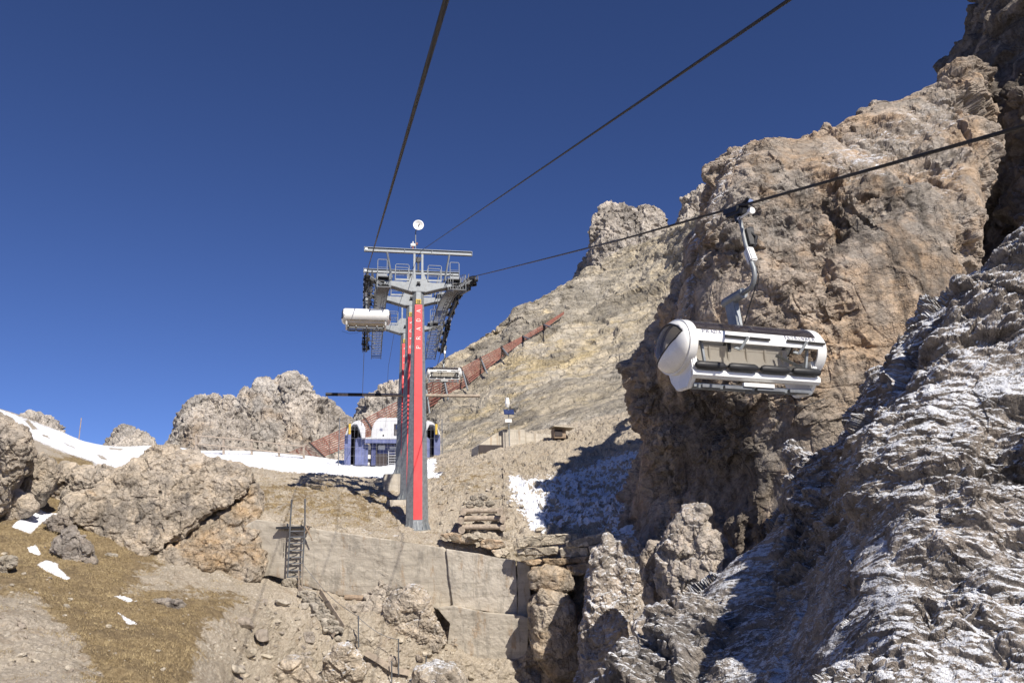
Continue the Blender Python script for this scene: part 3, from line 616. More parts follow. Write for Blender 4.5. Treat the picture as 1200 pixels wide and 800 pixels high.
# left outcrop: grey upper slab over a tan lower slab, parted by a slanting crack
o = rock('rock_outcrop', [(74, 604), (84, 590), (110, 572), (125, 560), (150, 547), (172, 532), (186, 525), (200, 524), (215, 528), (232, 531), (250, 541), (272, 545), (291, 550), (299, 566), (280, 585), (250, 603), (222, 622), (200, 640), (178, 652), (165, 656), (150, 650), (128, 640), (108, 624), (90, 612)], 43.5, gx=.006, gy=-.035, bulge=1.6, thick=5, spec=CS(.9), mat='crag', nt=420, nr=300, box=.55, center=(195, 588),
     masks=[('dark', [(110, 600), (150, 560), (230, 560), (240, 600), (180, 650), (110, 625)], .45, 20), ('warm', [(180, 540), (290, 550), (280, 590), (200, 560)], .3, 20)])
tagit(o, 'big weathered grey rock slab with a slanting crack along its lower edge', 'rock')
o = rock('rock_outcrop', [(150, 660), (166, 660), (182, 654), (204, 642), (228, 622), (254, 604), (282, 586), (300, 570), (304, 590), (309, 612), (304, 640), (306, 660), (296, 676), (272, 688), (240, 692), (205, 698), (170, 702), (148, 700), (136, 690), (142, 676)], 42.4, gx=.012, gy=-.03, bulge=1.3, thick=5, spec=CS(.9, 20), mat='crag', nt=400, nr=260, box=.5, center=(236, 650),
     base={'warm': .45}, masks=[('dark', [(180, 640), (230, 610), (240, 640), (190, 670)], .2, 15)])
tagit(o, 'tan and orange rock face below the slanting crack, next to the concrete wall', 'rock')
def R_(lab, out, D, **kw):
    cat = kw.pop('cat', 'rock'); nm = kw.pop('nm', 'boulder'); grp = kw.pop('group', None)
    o = rock(nm, out, D, **kw); tagit(o, lab, cat, grp); return o
R_('jagged grey brown crag at the left edge of the picture, below the snowfield', [(-60, 470), (-20, 488), (5, 496), (28, 512), (38, 528), (36, 545), (24, 560), (14, 580), (4, 598), (-20, 612), (-60, 620)], 40, nm='rock_outcrop', bulge=1.6, thick=4, spec=CS(.9, 40), mat='crag', nt=300, nr=220, masks=[('dark', [(0, 500), (36, 540), (0, 600), (-30, 560)], .3, 10)])
R_('split grey boulder leaning beside the left edge crag', [(28, 556), (36, 540), (50, 530), (62, 540), (67, 558), (60, 574), (50, 590), (36, 594), (26, 580)], 43, bulge=.8, thick=1.5, mat='crag', spec=CS(.5, 50))
R_('low pale rock between the crag and the patch of snow', [(0, 584), (16, 574), (36, 582), (42, 596), (30, 604), (10, 612), (-6, 604)], 40.5, bulge=.6, mat='crag', spec=CS(.5, 55))
R_('rounded grey rock under the snow ridge, left of the big slab', [(60, 552), (76, 545), (94, 552), (100, 566), (88, 582), (70, 588), (58, 574)], 47, bulge=.8, mat='crag', spec=CS(.6, 57))
R_('grey rock hump joining the big slab from the left', [(84, 560), (104, 550), (130, 552), (150, 556), (140, 580), (112, 598), (88, 600), (80, 580)], 46, bulge=.9, thick=2.5, mat='crag', spec=CS(.8, 59), nt=240, nr=150)
R_('tall pointed grey boulder sitting in brown grass', [(60, 645), (66, 632), (76, 622), (86, 618), (98, 626), (106, 640), (113, 656), (112, 670), (96, 672), (80, 667), (66, 660), (59, 652)], 36.5, bulge=.6, thick=1.2, nt=220, nr=140)
R_('small dark grey stone above the pointed boulder', [(52, 612), (62, 603), (76, 606), (84, 614), (74, 624), (58, 624)], 39.5, bulge=.3, thick=.6)
R_('flat pale stone wedged between pointed boulder and big slab', [(118, 652), (126, 647), (138, 650), (136, 658), (122, 659)], 38.5, bulge=.2, thick=.5, mat='palestone')
R_('brown stone below the flat pale one', [(126, 664), (134, 658), (144, 662), (146, 674), (138, 682), (128, 676)], 38, bulge=.25, thick=.5)
R_('dark stone beside the brown grass hollow', [(112, 668), (118, 662), (128, 664), (130, 678), (122, 682), (112, 678)], 37.8, bulge=.25, thick=.5)
R_('knobbly grey rock with dark hollow lying in the grass', [(174, 708), (184, 702), (200, 703), (214, 704), (220, 710), (218, 720), (204, 723), (186, 722), (176, 720)], 33.6, bulge=.35, thick=.8, masks=[('dark', [(196, 702), (216, 704), (208, 716)], .5, 3)])
R_('pale broken slab at the left edge of the slope', [(-8, 660), (6, 652), (22, 651), (20, 662), (8, 668), (10, 676), (-8, 672)], 32, bulge=.2, thick=.4, mat='palestone')
# rock under and beside the retaining wall
rows = [
 [(360, 760, 43), (400, 790, 42), (450, 830, 41), (520, 850, 40.5), (600, 860, 40.5), (660, 850, 40), (720, 840, 38.5)],
 [(360, 735, 43.2), (400, 755, 42.4), (450, 780, 41.3), (520, 795, 41.6), (600, 805, 42), (650, 800, 41), (700, 790, 40.5)],
 [(362, 712, 43.5), (400, 722, 42.6), (450, 735, 41.6), (520, 750, 42), (600, 765, 42.4), (650, 750, 41.2), (692, 740, 41.5)],
 [(366, 698, 43.9), (405, 700, 43.3), (450, 700, 42.6), (520, 712, 43.2), (600, 720, 43.6), (650, 710, 42.3), (690, 700, 42.5)],
 [(370, 690, 44.2), (410, 685, 43.9), (450, 676, 43.4), (520, 680, 43.8), (600, 690, 44), (650, 680, 42.8), (692, 672, 43)],
 [(370, 680, 44.6), (410, 670, 44.6), (450, 660, 44.6), (520, 655, 44.8), (600, 665, 44.8), (650, 660, 43.4), (695, 655, 43.8)],
 [(370, 670, 45.2), (410, 660, 45.2), (450, 650, 45.2), (520, 650, 45.4), (600, 660, 45.4), (650, 652, 44), (700, 648, 44.4)],
]
patch('rock_face', rows, n_(300), n_(520), [('fbm', (2.4, 2.4, 2.4), .5, Z0, 301), ('facet', (1.5, 1.5, 1.5), .22, (.4, .6, 0), 302), ('facet', (.6, .6, .5), .10, (.4, .6, 0), 303), ('facet', (.25, .25, .2), .045, (.4, .6, 0), 304), ('fbm', (.3, .3, .3), .06, Z0, 305)], M['crag'],
      [('warm', [(640, 690), (690, 680), (690, 800), (640, 800)], .35, 15), ('snow', [(450, 675), (500, 670), (520, 710), (480, 760), (450, 720)], .42, 12)], base={'warm': .12})
# boulders at the foot of the crag
BS = lambda a=1.0, s=0: [('fbm', (2, 2, 2), .28*a, Z0, 221+s), ('facet', (1.3, 1.3, 1.5), .12*a, (.3, .3, 0), 222+s), ('facet', (.5, .5, .5), .08*a, (.3, .3, 0), 223+s), ('fbm', (.3, .3, .3), .07*a, Z0, 225+s), ('facet', (.2, .2, .2), .03*a, (.3, .3, 0), 226+s)]
R_('tall pale frosted boulder to the right of the red stones', [(676, 810), (680, 760), (686, 720), (690, 680), (697, 645), (710, 630), (730, 627), (748, 633), (760, 648), (762, 690), (764, 730), (750, 760), (744, 810)], 37.2, gx=-.005, gy=-.012, bulge=1.0, thick=2.5, spec=BS(1), mat='boulder', base={'snow': .45}, nt=320, nr=240)
R_('tan boulder beneath the shaded cliff foot', [(772, 690), (774, 650), (788, 616), (806, 596), (824, 598), (830, 622), (848, 636), (858, 652), (852, 680), (832, 706), (800, 716), (780, 712)], 29.5, gx=-.01, gy=-.01, bulge=1.1, thick=3, spec=BS(1, 10), mat='boulder', base={'snow': .34}, nt=280, nr=200)
R_('round frosted boulder in the gap between the two larger ones', [(741, 738), (748, 726), (762, 720), (776, 726), (784, 738), (780, 750), (766, 758), (750, 752)], 29.5, bulge=.6, thick=1, spec=BS(.5, 20), mat='boulder', base={'snow': .36}, nt=180, nr=120)
R_('low frosted rock at the bottom below the round boulder', [(700, 830), (716, 782), (736, 756), (770, 752), (800, 770), (800, 830)], 28, bulge=.8, thick=2, spec=BS(.7, 25), mat='boulder', base={'snow': .4}, nt=220, nr=150)
R_('narrow brown rock between frosted boulder and cliff', [(752, 650), (762, 634), (776, 640), (782, 670), (780, 710), (766, 722), (756, 700)], 33, bulge=.6, thick=1.5, spec=BS(.7, 28), mat='boulder', base={'snow': .15})
R_('frosted boulder with a white crest below the plank stairs', [(380, 800), (382, 770), (392, 756), (408, 752), (424, 762), (430, 780), (424, 806), (400, 812)], 36.5, bulge=.7, thick=2, spec=CS(.6, 80), mat='crag', base={'snow': .42}, nt=200, nr=130)
R_('low cracked tan rock at the bottom edge, left of the frosted boulder', [(316, 812), (322, 786), (340, 776), (362, 780), (376, 796), (370, 818), (340, 820)], 34.5, bulge=.6, thick=1.6, spec=CS(.5, 82), mat='crag', base={'snow': .2}, nt=200, nr=120)
R_('frost streaked rock at the bottom edge under the rope railing', [(478, 812), (488, 788), (510, 776), (532, 782), (548, 800), (540, 818), (505, 822)], 37.5, bulge=.6, thick=1.6, spec=CS(.5, 84), mat='crag', base={'snow': .4}, nt=200, nr=120)
R_('rough pale rock bulging out under the concrete wall', [(452, 712), (462, 694), (486, 686), (506, 700), (512, 722), (524, 752), (516, 776), (490, 772), (466, 752), (450, 734)], 41.6, bulge=.8, thick=2, spec=CS(.7, 86), mat='crag', base={'snow': .33}, nt=240, nr=170)
R_('tan rock under the middle of the concrete wall', [(392, 712), (410, 706), (440, 704), (456, 716), (454, 742), (430, 752), (404, 742), (390, 728)], 41.8, bulge=.5, thick=1.6, spec=CS(.5, 88), mat='crag', nt=200, nr=130)
# rock stack right of the concrete
R_('tan fractured block right of the concrete wall', [(621, 705), (632, 688), (660, 694), (676, 710), (678, 740), (676, 790), (650, 796), (628, 770), (622, 735)], 40.6, bulge=.7, thick=2, spec=CS(.5, 70), mat='crag', base={'warm': .3}, nt=220, nr=160)
R_('reddish rock ledge below the stone wall', [(620, 672), (640, 664), (668, 668), (672, 680), (676, 692), (650, 694), (622, 688)], 41.2, bulge=.5, thick=1.6, spec=CS(.35, 75), mat='crag', base={'warm': .4})
def block(lab, out, D, mat='palestone', grp='stones of the dry stone wall', **kw):
    o = rock('wall_stone', out, D, bulge=kw.pop('bulge', .12), thick=.9, spec=[('fbm', (.5, .5, .5), .05, Z0, 231), ('facet', (.4, .4, .3), .03, Z0, 232), ('fbm', (.12, .12, .12), .02, Z0, 233)], mat=mat, nt=120, nr=60, box=.3, round_=1, **kw)
    tagit(o, lab, 'stone', grp)
block('long pale top stone of the dry wall, at its left end', [(605, 630), (640, 627), (676, 625), (678, 634), (640, 639), (606, 641)], 41.8)
block('pale top stone of the dry wall at its right end', [(663, 634), (680, 630), (707, 624), (709, 634), (690, 639), (664, 641)], 41.4)
block('second course stone with a rounded left corner', [(615, 643), (640, 640), (654, 640), (654, 649), (638, 650), (616, 650)], 41.9)
block('short pale stone in the middle of the second course', [(656, 642), (672, 640), (689, 641), (690, 650), (672, 653), (658, 652)], 41.6)
block('tan stone at the right end of the second course', [(690, 640), (704, 636), (706, 646), (692, 650)], 41.3)
block('small yellowish stone under the left end of the top course', [(606, 644), (613, 642), (615, 650), (607, 651)], 42.0)
block('pointed tan stone standing upright at the wall end', [(708, 630), (711, 619), (716, 622), (717, 632), (712, 637)], 41.0, bulge=.2)
block('thin rust red slab below the second course', [(636, 655), (660, 654), (694, 651), (694, 658), (660, 661), (640, 662)], 41.4, mat='crag', base={'warm': 1.4})
block('short reddish slab at the lower left of the wall', [(614, 657), (632, 655), (640, 660), (618, 662)], 41.7, mat='crag', base={'warm': 1.1})
block('orange brown block beneath the thin red slab', [(664, 662), (692, 658), (694, 668), (680, 674), (666, 672)], 41.3, mat='crag', base={'warm': .6})
block('wide brown block beneath the short red slab', [(622, 664), (658, 663), (664, 672), (640, 676), (622, 672)], 41.5, mat='crag', base={'warm': .4})
G2 = 'stones on the ledge above the wall'
for i, (lab, out) in enumerate([
  ('long yellowish flat stone on the wall top right of the tower', [(516, 626), (530, 624), (552, 629), (562, 634), (548, 637), (526, 633)]),
  ('ochre stone at the end of the ledge below the log crib', [(562, 634), (572, 631), (590, 634), (592, 640), (580, 643), (564, 641)]),
  ('grey stone just below the ochre one', [(576, 645), (588, 642), (597, 647), (592, 653), (580, 652)]),
  ('pale stone in front of the log crib', [(548, 628), (560, 625), (566, 630), (556, 632)])]):
    block(lab, out, 43.6-.2*i, grp=G2, base={'warm': .6 if i < 2 else .1})
# concrete retaining wall
WALLS = [('fbm', (2.5, 2.5, 2.5), .10, Z0, 241), ('fbm', (.5, .5, .5), .04, Z0, 242), ('fbm', (.15, .15, .15), .015, Z0, 243)]
wall = bpy.data.objects.new('retaining_wall', None); COL.objects.link(wall); wall.location = PV(450, 690, 43.6)
tagit(wall, 'long weathered concrete retaining wall below the lift tower', 'wall')
inv = wall.matrix_world.copy()
def wp(name, out, D, mat='conc', **kw):
    o = rock(name, out, D, bulge=kw.pop('bulge', .1), thick=1.2, spec=WALLS, mat=mat, nt=300, nr=110, box=.14, round_=1, parent=wall, **kw)
    o.matrix_parent_inverse = Matrix.Translation(-wall.location)
    return o
wp('wall_panel', [(284, 618), (300, 609), (330, 612), (356, 615), (375, 620), (400, 624), (440, 630), (480, 635), (522, 642), (525, 668), (530, 708), (515, 716), (498, 700), (480, 684), (440, 698), (400, 698), (372, 690), (340, 680), (316, 674), (290, 678), (286, 650)], 43.0, center=(420, 655))
wp('wall_panel', [(523, 643), (560, 648), (604, 656), (606, 690), (606, 722), (570, 716), (531, 711), (527, 680)], 42.85, mat='conc2')
wp('end_pier', [(606, 657), (621, 662), (622, 700), (618, 724), (607, 722)], 42.7)
wp('lower_buttress', [(511, 711), (530, 709), (570, 717), (612, 721), (620, 724), (618, 760), (622, 792), (612, 806), (590, 800), (560, 806), (536, 800), (528, 780), (524, 752), (527, 730)], 42.2, gx=-.002, mat='conc', bulge=.15)
# loose stones scattered over the slopes
from mathutils.bvhtree import BVHTree
def bvh(*names):
    vs, fs = [], []
    for n in names:
        me = bpy.data.objects[n].data; v = np.zeros(len(me.vertices)*3, np.float32); me.vertices.foreach_get('co', v)
        mw = np.array(bpy.data.objects[n].matrix_world)
        f = np.zeros(len(me.loops), np.int32); me.loops.foreach_get('vertex_index', f)
        fs += (f.reshape(-1, 4)+len(vs)).tolist(); vs += v.reshape(-1, 3).tolist()
    return BVHTree.FromPolygons(vs, fs)
GROUND = bvh('slope', 'terrace', 'rock_face')
def hit(px, py):
    d = PV(px, py, 1).normalized(); r = GROUND.ray_cast(Vector((0, 0, 0)), d)
    return r[0], r[1]
def stone_mesh(i, mat):
    rng = np.random.RandomState(i)
    bm = bmesh.new(); bmesh.ops.create_icosphere(bm, subdivisions=4, radius=1)
    V = np.array([v.co[:] for v in bm.verts]); V *= np.array([1, .75, .5])
    for _ in range(9):      # chop flat faces
        n = rng.normal(size=3); n /= np.linalg.norm(n); lim = rng.uniform(.42, .75)*np.linalg.norm(n*np.array([1, .75, .5]))
        h = V @ n; V -= np.clip(h-lim, 0, None)[:, None]*n
    V += V*(.12*fbm(V*2+i*9, 4, i))[:, None]
    for v, c in zip(bm.verts, V): v.co = c
    me = bpy.data.meshes.new('loose_stone'); bm.to_mesh(me); bm.free()
    for p in me.polygons: p.use_smooth = True
    for nm, val in (('blk', .5), ('snow', 0), ('warm', .1), ('dark', 0)):
        at = me.attributes.new(nm, 'FLOAT', 'POINT'); at.data.foreach_set('value', np.full(len(me.vertices), val, np.float32))
    me.materials.append(M[mat]); return me
SM = [stone_mesh(i, 'palestone' if i % 2 else 'boulder') for i in range(8)]
rng = random.Random(5)
ZONES = [ # polygon-ish box (x0,y0,x1,y1), count, size range in m, label, group
 ((270, 705, 400, 800), 90, (.10, .65), 'loose pale stone in the rubble below the ladder', 'rubble below the ladder'),
 ((395, 745, 560, 800), 50, (.12, .6), 'loose stone in the debris at the foot of the concrete wall', 'debris at the wall foot'),
 ((0, 690, 130, 800), 60, (.04, .2), 'small pale stone on the bare scree at the lower left', 'small stones on the left scree'),
 ((125, 700, 275, 800), 22, (.04, .13), 'small pale stone lying in the brown grass', 'small stones in the grass'),
 ((0, 640, 60, 700), 10, (.06, .2), 'pale stone near the left edge of the slope', 'stones at the left edge'),
 ((510, 560, 600, 632), 60, (.08, .36), 'loose stone on the mound right of the tower', 'stones around the log crib'),
 ((500, 590, 535, 625), 10, (.15, .4), 'loose block beside the tower foot', 'blocks beside the tower foot'),
 ((310, 570, 465, 625), 40, (.05, .16), 'small stone on the brown terrace left of the tower', 'stones on the brown terrace'),
 ((600, 560, 735, 622), 26, (.08, .35), 'stone poking out of the thin snow in the gully', 'stones in the snowy gully'),
 ((560, 505, 745, 560), 24, (.08, .3), 'small stone on the tan bank above the gully', 'stones on the tan bank'),
]
for (x0, y0, x1, y1), n, (s0, s1), lab, grp in ZONES:
    for k in range(n):
        h = hit(rng.uniform(x0, x1), rng.uniform(y0, y1))
        if h[0] is None: continue
        s = s0*(s1/s0)**(rng.random()**1.7)
        o = bpy.data.objects.new('loose_stone', SM[rng.randrange(8)]); COL.objects.link(o)
        o.location = h[0]+Vector((0, 0, s*.12)); o.scale = (s*rng.uniform(.8, 1.3), s*rng.uniform(.8, 1.2), s*rng.uniform(.7, 1.2))
        o.rotation_euler = (rng.uniform(-.4, .4), rng.uniform(-.4, .4), rng.uniform(0, 6.28))
        tagit(o, lab, 'stone', grp)

# dry grass blades rooted in the slope
def dry_grass(src, name, nblade, hmin, hmax, seed, label):
    me = bpy.data.objects[src].data; n = len(me.vertices)
    co = np.zeros(n*3, np.float32); me.vertices.foreach_get('co', co); co = co.reshape(-1, 3)
    g = np.zeros(n, np.float32); me.attributes['grass'].data.foreach_get('value', g)
    sn = np.zeros(n, np.float32); me.attributes['snow'].data.foreach_get('value', sn)
    r = np.random.RandomState(seed); px, py = proj(co)
    w_ = np.clip(g-.5+.9*pnoise(co/1.1, 5)+.5*pnoise(co/.35, 6), 0, 1)*(sn < .4)*(px > -60)*(px < 1000)*(py < 830)*(np.abs(co).max(1) < 75)
    ar = (np.linalg.norm(co, axis=1)/30)**2; w_ = w_*ar
    idx = r.choice(n, nblade, p=w_/w_.sum())
    b = co[idx]+r.normal(size=(nblade, 3))*np.array([.12, .12, 0])
    b[:, 2] = co[idx][:, 2]-.01
    k = np.repeat(r.rand(nblade//10+1), 10)[:nblade]*6.28
    h = r.uniform(hmin, hmax, nblade); lean = np.stack([np.cos(k)+r.normal(size=nblade)*.5, np.sin(k)-.3+r.normal(size=nblade)*.5, 0*h], 1)*h[:, None]*.6
    side = np.cross(lean+[0, 0, 1], r.normal(size=(nblade, 3))); side /= np.linalg.norm(side, axis=1, keepdims=True)+1e-6; side *= .008
    tip = b+lean+np.stack([0*h, 0*h, h], 1)
    V = np.stack([b-side, b+side, tip], 1).reshape(-1, 3)
    o = link_mesh(name, V, np.arange(len(V)).reshape(-1, 3), M['straw'], smooth=False); o['kind'] = 'stuff'; o['label'] = label; o['category'] = 'grass'
m = NT('dry_straw'); nn = m.noise(m.pos(), 1.2, 6, .7)
M['straw'] = m.out(m.mix(m.step(nn, .35, .65), (.28, .205, .10), (.50, .395, .22)), .8)
dry_grass('slope', 'dry_grass', 80000, .04, .11, 3, 'dry brown grass on the lower left slope')
dry_grass('terrace', 'dry_grass', 30000, .05, .14, 4, 'thin dry grass on the terrace around the tower')
# ------------------------------------------------------------------ helpers for built things
class MB:
    def __init__(s): s.v = []; s.f = []
    def addv(s, pts, faces):
        b = len(s.v); s.v += [tuple(p) for p in pts]; s.f += [tuple(i+b for i in f) for f in faces]
    def box(s, c, size, rot=None, bev=0.0):
        sx, sy, sz = [x/2 for x in size]; m = rot if rot is not None else Matrix.Identity(3)
        pts = [Vector(c)+m @ Vector((x*sx, y*sy, z*sz)) for z in (-1, 1) for y in (-1, 1) for x in (-1, 1)]
        s.addv(pts, [(0, 2, 3, 1), (4, 5, 7, 6), (0, 1, 5, 4), (2, 6, 7, 3), (0, 4, 6, 2), (1, 3, 7, 5)]); return s
    def bar(s, a, b, w, h=None, up_=(0, 0, 1)):
        a = Vector(a); b = Vector(b); d = b-a; L = d.length
        if L < 1e-6: return s
        d.normalize(); u = Vector(up_)
        if abs(d.dot(u)) > .98: u = Vector((0, 1, 0))
        x = d.cross(u).normalized(); z = x.cross(d)
        return s.box((a+b)/2, (w, L, h or w), Matrix((x, d, z)).transposed())
    def tube(s, pts, r, n=8, cap=True):
        pts = [Vector(p) for p in pts]; rs = r if isinstance(r, (list, tuple)) else [r]*len(pts)
        b = len(s.v); prev = None
        for i, p in enumerate(pts):
            d = (pts[min(i+1, len(pts)-1)]-pts[max(i-1, 0)]).normalized()
            u = prev if prev is not None else (Vector((0, 0, 1)) if abs(d.z) < .9 else Vector((0, 1, 0)))
            x = d.cross(u).normalized(); u = x.cross(d).normalized(); prev = u
            for k in range(n):
                a = 2*math.pi*k/n; s.v.append(tuple(p+(x*math.cos(a)+u*math.sin(a))*rs[i]))
        for i in range(len(pts)-1):
            for k in range(n):
                s.f.append((b+i*n+k, b+i*n+(k+1) % n, b+(i+1)*n+(k+1) % n, b+(i+1)*n+k))
        if cap:
            s.f.append(tuple(b+k for k in range(n))[::-1]); s.f.append(tuple(b+(len(pts)-1)*n+k for k in range(n)))
        return s
    def prism(s, poly, axis, a0, a1):
        """poly: list of 2D points; axis 'x','y','z' is the extrusion axis"""
        def mk(p, a): return {'x': (a, p[0], p[1]), 'y': (p[0], a, p[1]), 'z': (p[0], p[1], a)}[axis]
        n = len(poly); pts = [mk(p, a0) for p in poly]+[mk(p, a1) for p in poly]
        s.addv(pts, [tuple(range(n))[::-1], tuple(range(n, 2*n))]+[(k, (k+1) % n, n+(k+1) % n, n+k) for k in range(n)]); return s
    def shell(s, prof, x0, x1, th, nx=2, axis='x'):
        """ribbon following prof in (y, z), thickness th, from x0 to x1"""
        P_ = [Vector(p) for p in prof]; out = []
        for i, p in enumerate(P_):
            d = (P_[min(i+1, len(P_)-1)]-P_[max(i-1, 0)]).normalized(); out.append(p+Vector((-d.y, d.x))*th)
        poly = [tuple(p) for p in P_]+[tuple(p) for p in out[::-1]]
        n = len(P_)
        b = len(s.v)
        for x in (x0, x1):
            for p in poly: s.v.append((x, p[0], p[1]))
        m = len(poly)
        for k in range(m): s.f.append((b+k, b+(k+1) % m, b+m+(k+1) % m, b+m+k))
        for i in range(n-1):
            q = (i, i+1, m-2-i, m-1-i)
            s.f.append(tuple(b+j for j in q)[::-1]); s.f.append(tuple(b+m+j for j in q))
        return s
    def disc(s, c, r, w, axis='x', n=20):
        p = [(math.cos(2*math.pi*k/n)*r, math.sin(2*math.pi*k/n)*r) for k in range(n)]
        c = Vector(c)
        if axis == 'x': s.prism([(c.y+a, c.z+b) for a, b in p], 'x', c.x-w/2, c.x+w/2)
        elif axis == 'y': s.prism([(c.x+a, c.z+b) for a, b in p], 'y', c.y-w/2, c.y+w/2)
        else: s.prism([(c.x+a, c.y+b) for a, b in p], 'z', c.z-w/2, c.z+w/2)
        return s
    def build(s, name, mat, parent=None, bevel=0.0, smooth=False):
        me = bpy.data.meshes.new(name); me.from_pydata(s.v, [], s.f)
        bm = bmesh.new(); bm.from_mesh(me); bmesh.ops.recalc_face_normals(bm, faces=bm.faces)
        if bevel: bmesh.ops.bevel(bm, geom=[e for e in bm.edges if len(e.link_faces) == 2 and e.calc_face_angle() > .5], offset=bevel, segments=2, affect='EDGES', clamp_overlap=True)
        bm.to_mesh(me); bm.free()
        if smooth:
            for p in me.polygons: p.use_smooth = True
            me.set_sharp_from_angle(angle=R(35))
        me.materials.append(M[mat] if isinstance(mat, str) else mat)
        o = bpy.data.objects.new(name, me); COL.objects.link(o)
        if parent: o.parent = parent
        return o
def empty(name, loc, rz=0, label=None, cat=None, group=None):
    o = bpy.data.objects.new(name, None); COL.objects.link(o); o.location = loc; o.rotation_euler = (0, 0, rz); o.empty_display_size = .3
    if label: tagit(o, label, cat, group)
    return o
# letters as strokes in a unit box (x right, y up)
LT = {'P': [([(0, 0), (0, 1)], .17), ([(0, 1), (.45, 1), (.62, .85), (.62, .65), (.45, .5), (0, .5)], .1)],
 'R': [([(0, 0), (0, 1)], .17), ([(0, 1), (.42, 1), (.6, .85), (.6, .68), (.42, .52), (0, .52)], .1), ([(.3, .5), (.7, 0)], .15)],
 'A': [([(0, 0), (.36, 1)], .09), ([(.36, 1), (.74, 0)], .17), ([(.13, .33), (.6, .33)], .08)],
 'D': [([(0, 0), (0, 1)], .17), ([(0, 1), (.36, 1), (.66, .78), (.72, .5), (.66, .22), (.36, 0), (0, 0)], .11)],
 'S': [([(.6, .85), (.4, 1), (.15, .98), (.02, .78), (.12, .6), (.5, .42), (.6, .22), (.45, .02), (.2, 0), (0, .15)], .12)],
 'K': [([(0, 0), (0, 1)], .14), ([(.6, 1), (.02, .45)], .1), ([(.2, .6), (.65, 0)], .14)],
 'Y': [([(0, 1), (.32, .5)], .13), ([(.66, 1), (.32, .5), (.32, 0)], .12)],
 'U': [([(0, 1), (0, .3), (.12, .05), (.32, 0), (.52, .05), (.64, .3), (.64, 1)], .12)],
 'N': [([(0, 0), (0, 1)], .12), ([(0, 1), (.62, 0)], .14), ([(.62, 0), (.62, 1)], .12)],
 'E': [([(0, 0), (0, 1)], .14), ([(0, 1), (.55, 1)], .12), ([(0, .52), (.45, .52)], .12), ([(0, 0), (.55, 0)], .12)]}
SERIF = {'P': [(0, 0), (0, 1)], 'R': [(0, 0), (0, 1), (.7, 0)], 'A': [(0, 0), (.74, 0)], 'D': []}
def letter(mb, ch, org, ex, ey, en, size, th=.008, serif=False):
    org, ex, ey, en = map(Vector, (org, ex, ey, en))
    for li, (pts, w_) in enumerate(LT[ch]):
        for a, b in zip(pts[:-1], pts[1:]):
            A = org+ex*a[0]*size+ey*a[1]*size; B = org+ex*b[0]*size+ey*b[1]*size
            d = (B-A).normalized(); mb.bar(A-d*size*w_*.3+en*th*.5*(1+.1*li), B+d*size*w_*.3+en*th*.5*(1+.1*li), size*w_, th, en)
    if serif:
        for p in SERIF.get(ch, []):
            c = org+ex*p[0]*size+ey*p[1]*size
            mb.bar(c-ex*size*.16+en*th*.3, c+ex*size*.16+en*th*.3, size*.07, th, en)
# ------------------------------------------------------------------ rope geometry
def onlat(px, py, lat):
    d = P(px, py, 1.0); return lat/float(d @ LX)
LAT_R = float(P(557, 323, 49.6) @ LX); LAT_L = float(P(430.5, 318, 49.6) @ LX); LAT_M = float(P(488.5, 622, 48.2) @ LX)
TOW = empty('lift_tower', PV(488.5, 622, 48.2), YAW)
def local_of(pt):
    r = Vector(pt)-TOW.location; lx, ly = Vector(LX.tolist()), Vector(LY.tolist()); return Vector((r.dot(lx), r.dot(ly), r.z))
def world_of(l): return TOW.location+Vector(LX.tolist())*l[0]+Vector(LY.tolist())*l[1]+Vector((0, 0, l[2]))
RP = [(557, 323), (545, 330), (534, 346), (527.5, 366), (522.5, 388), (518, 407)]
path = [local_of(PV(x, y, onlat(x, y, LAT_R))) for x, y in RP]
PS = np.array([p.y for p in path]); PZ = np.array([p.z for p in path])
cf = np.polyfit(PS, PZ, 3)
def zrope(s): return float(np.polyval(cf, np.clip(s, PS[0], PS[-1])))
XR, XL = LAT_R-LAT_M, LAT_L-LAT_M
print('rope path', [(round(p.y, 2), round(p.z, 2)) for p in path], 'XR', round(XR, 2), 'XL', round(XL, 2), 'tower base', TOW.location[:])
S0, S1 = PS[0], PS[-1]
def rope_thing(name, pts, rad, label, near=22):
    """laid rope: six strands twisted round each other near the camera, one round rope farther off"""
    pts = [Vector(p) for p in pts]; L = [0]
    for a, b in zip(pts[:-1], pts[1:]): L.append(L[-1]+(b-a).length)
    A = np.array([p[:] for p in pts]); Ls = np.array(L)
    def at(t): return Vector((np.interp(t, Ls, A[:, 0]), np.interp(t, Ls, A[:, 1]), np.interp(t, Ls, A[:, 2])))
    cut = 0
    for t in np.arange(0, Ls[-1], .5):
        if at(t).length < near or t < 3: cut = t
    mb = MB(); ts = np.arange(0, cut+.5, .035); d0 = (pts[1]-pts[0]).normalized(); u = Vector((0, 0, 1)); x = d0.cross(u).normalized(); u = x.cross(d0)
    for k in range(6):
        mb.tube([at(t)+(x*math.cos(2*math.pi*(k/6+t/.30))+u*math.sin(2*math.pi*(k/6+t/.30)))*rad*.64 for t in ts], rad*.37, 6)
    tf = np.concatenate([[cut+.4], Ls[Ls > cut+.5]]); mb.tube([at(t) for t in tf], rad*.98, 10)
    o = mb.build(name, 'rope', smooth=True); tagit(o, label, 'rope'); return o
def back_ext(p0, p1, L): d = (p0-p1).normalized(); return p0+d*L
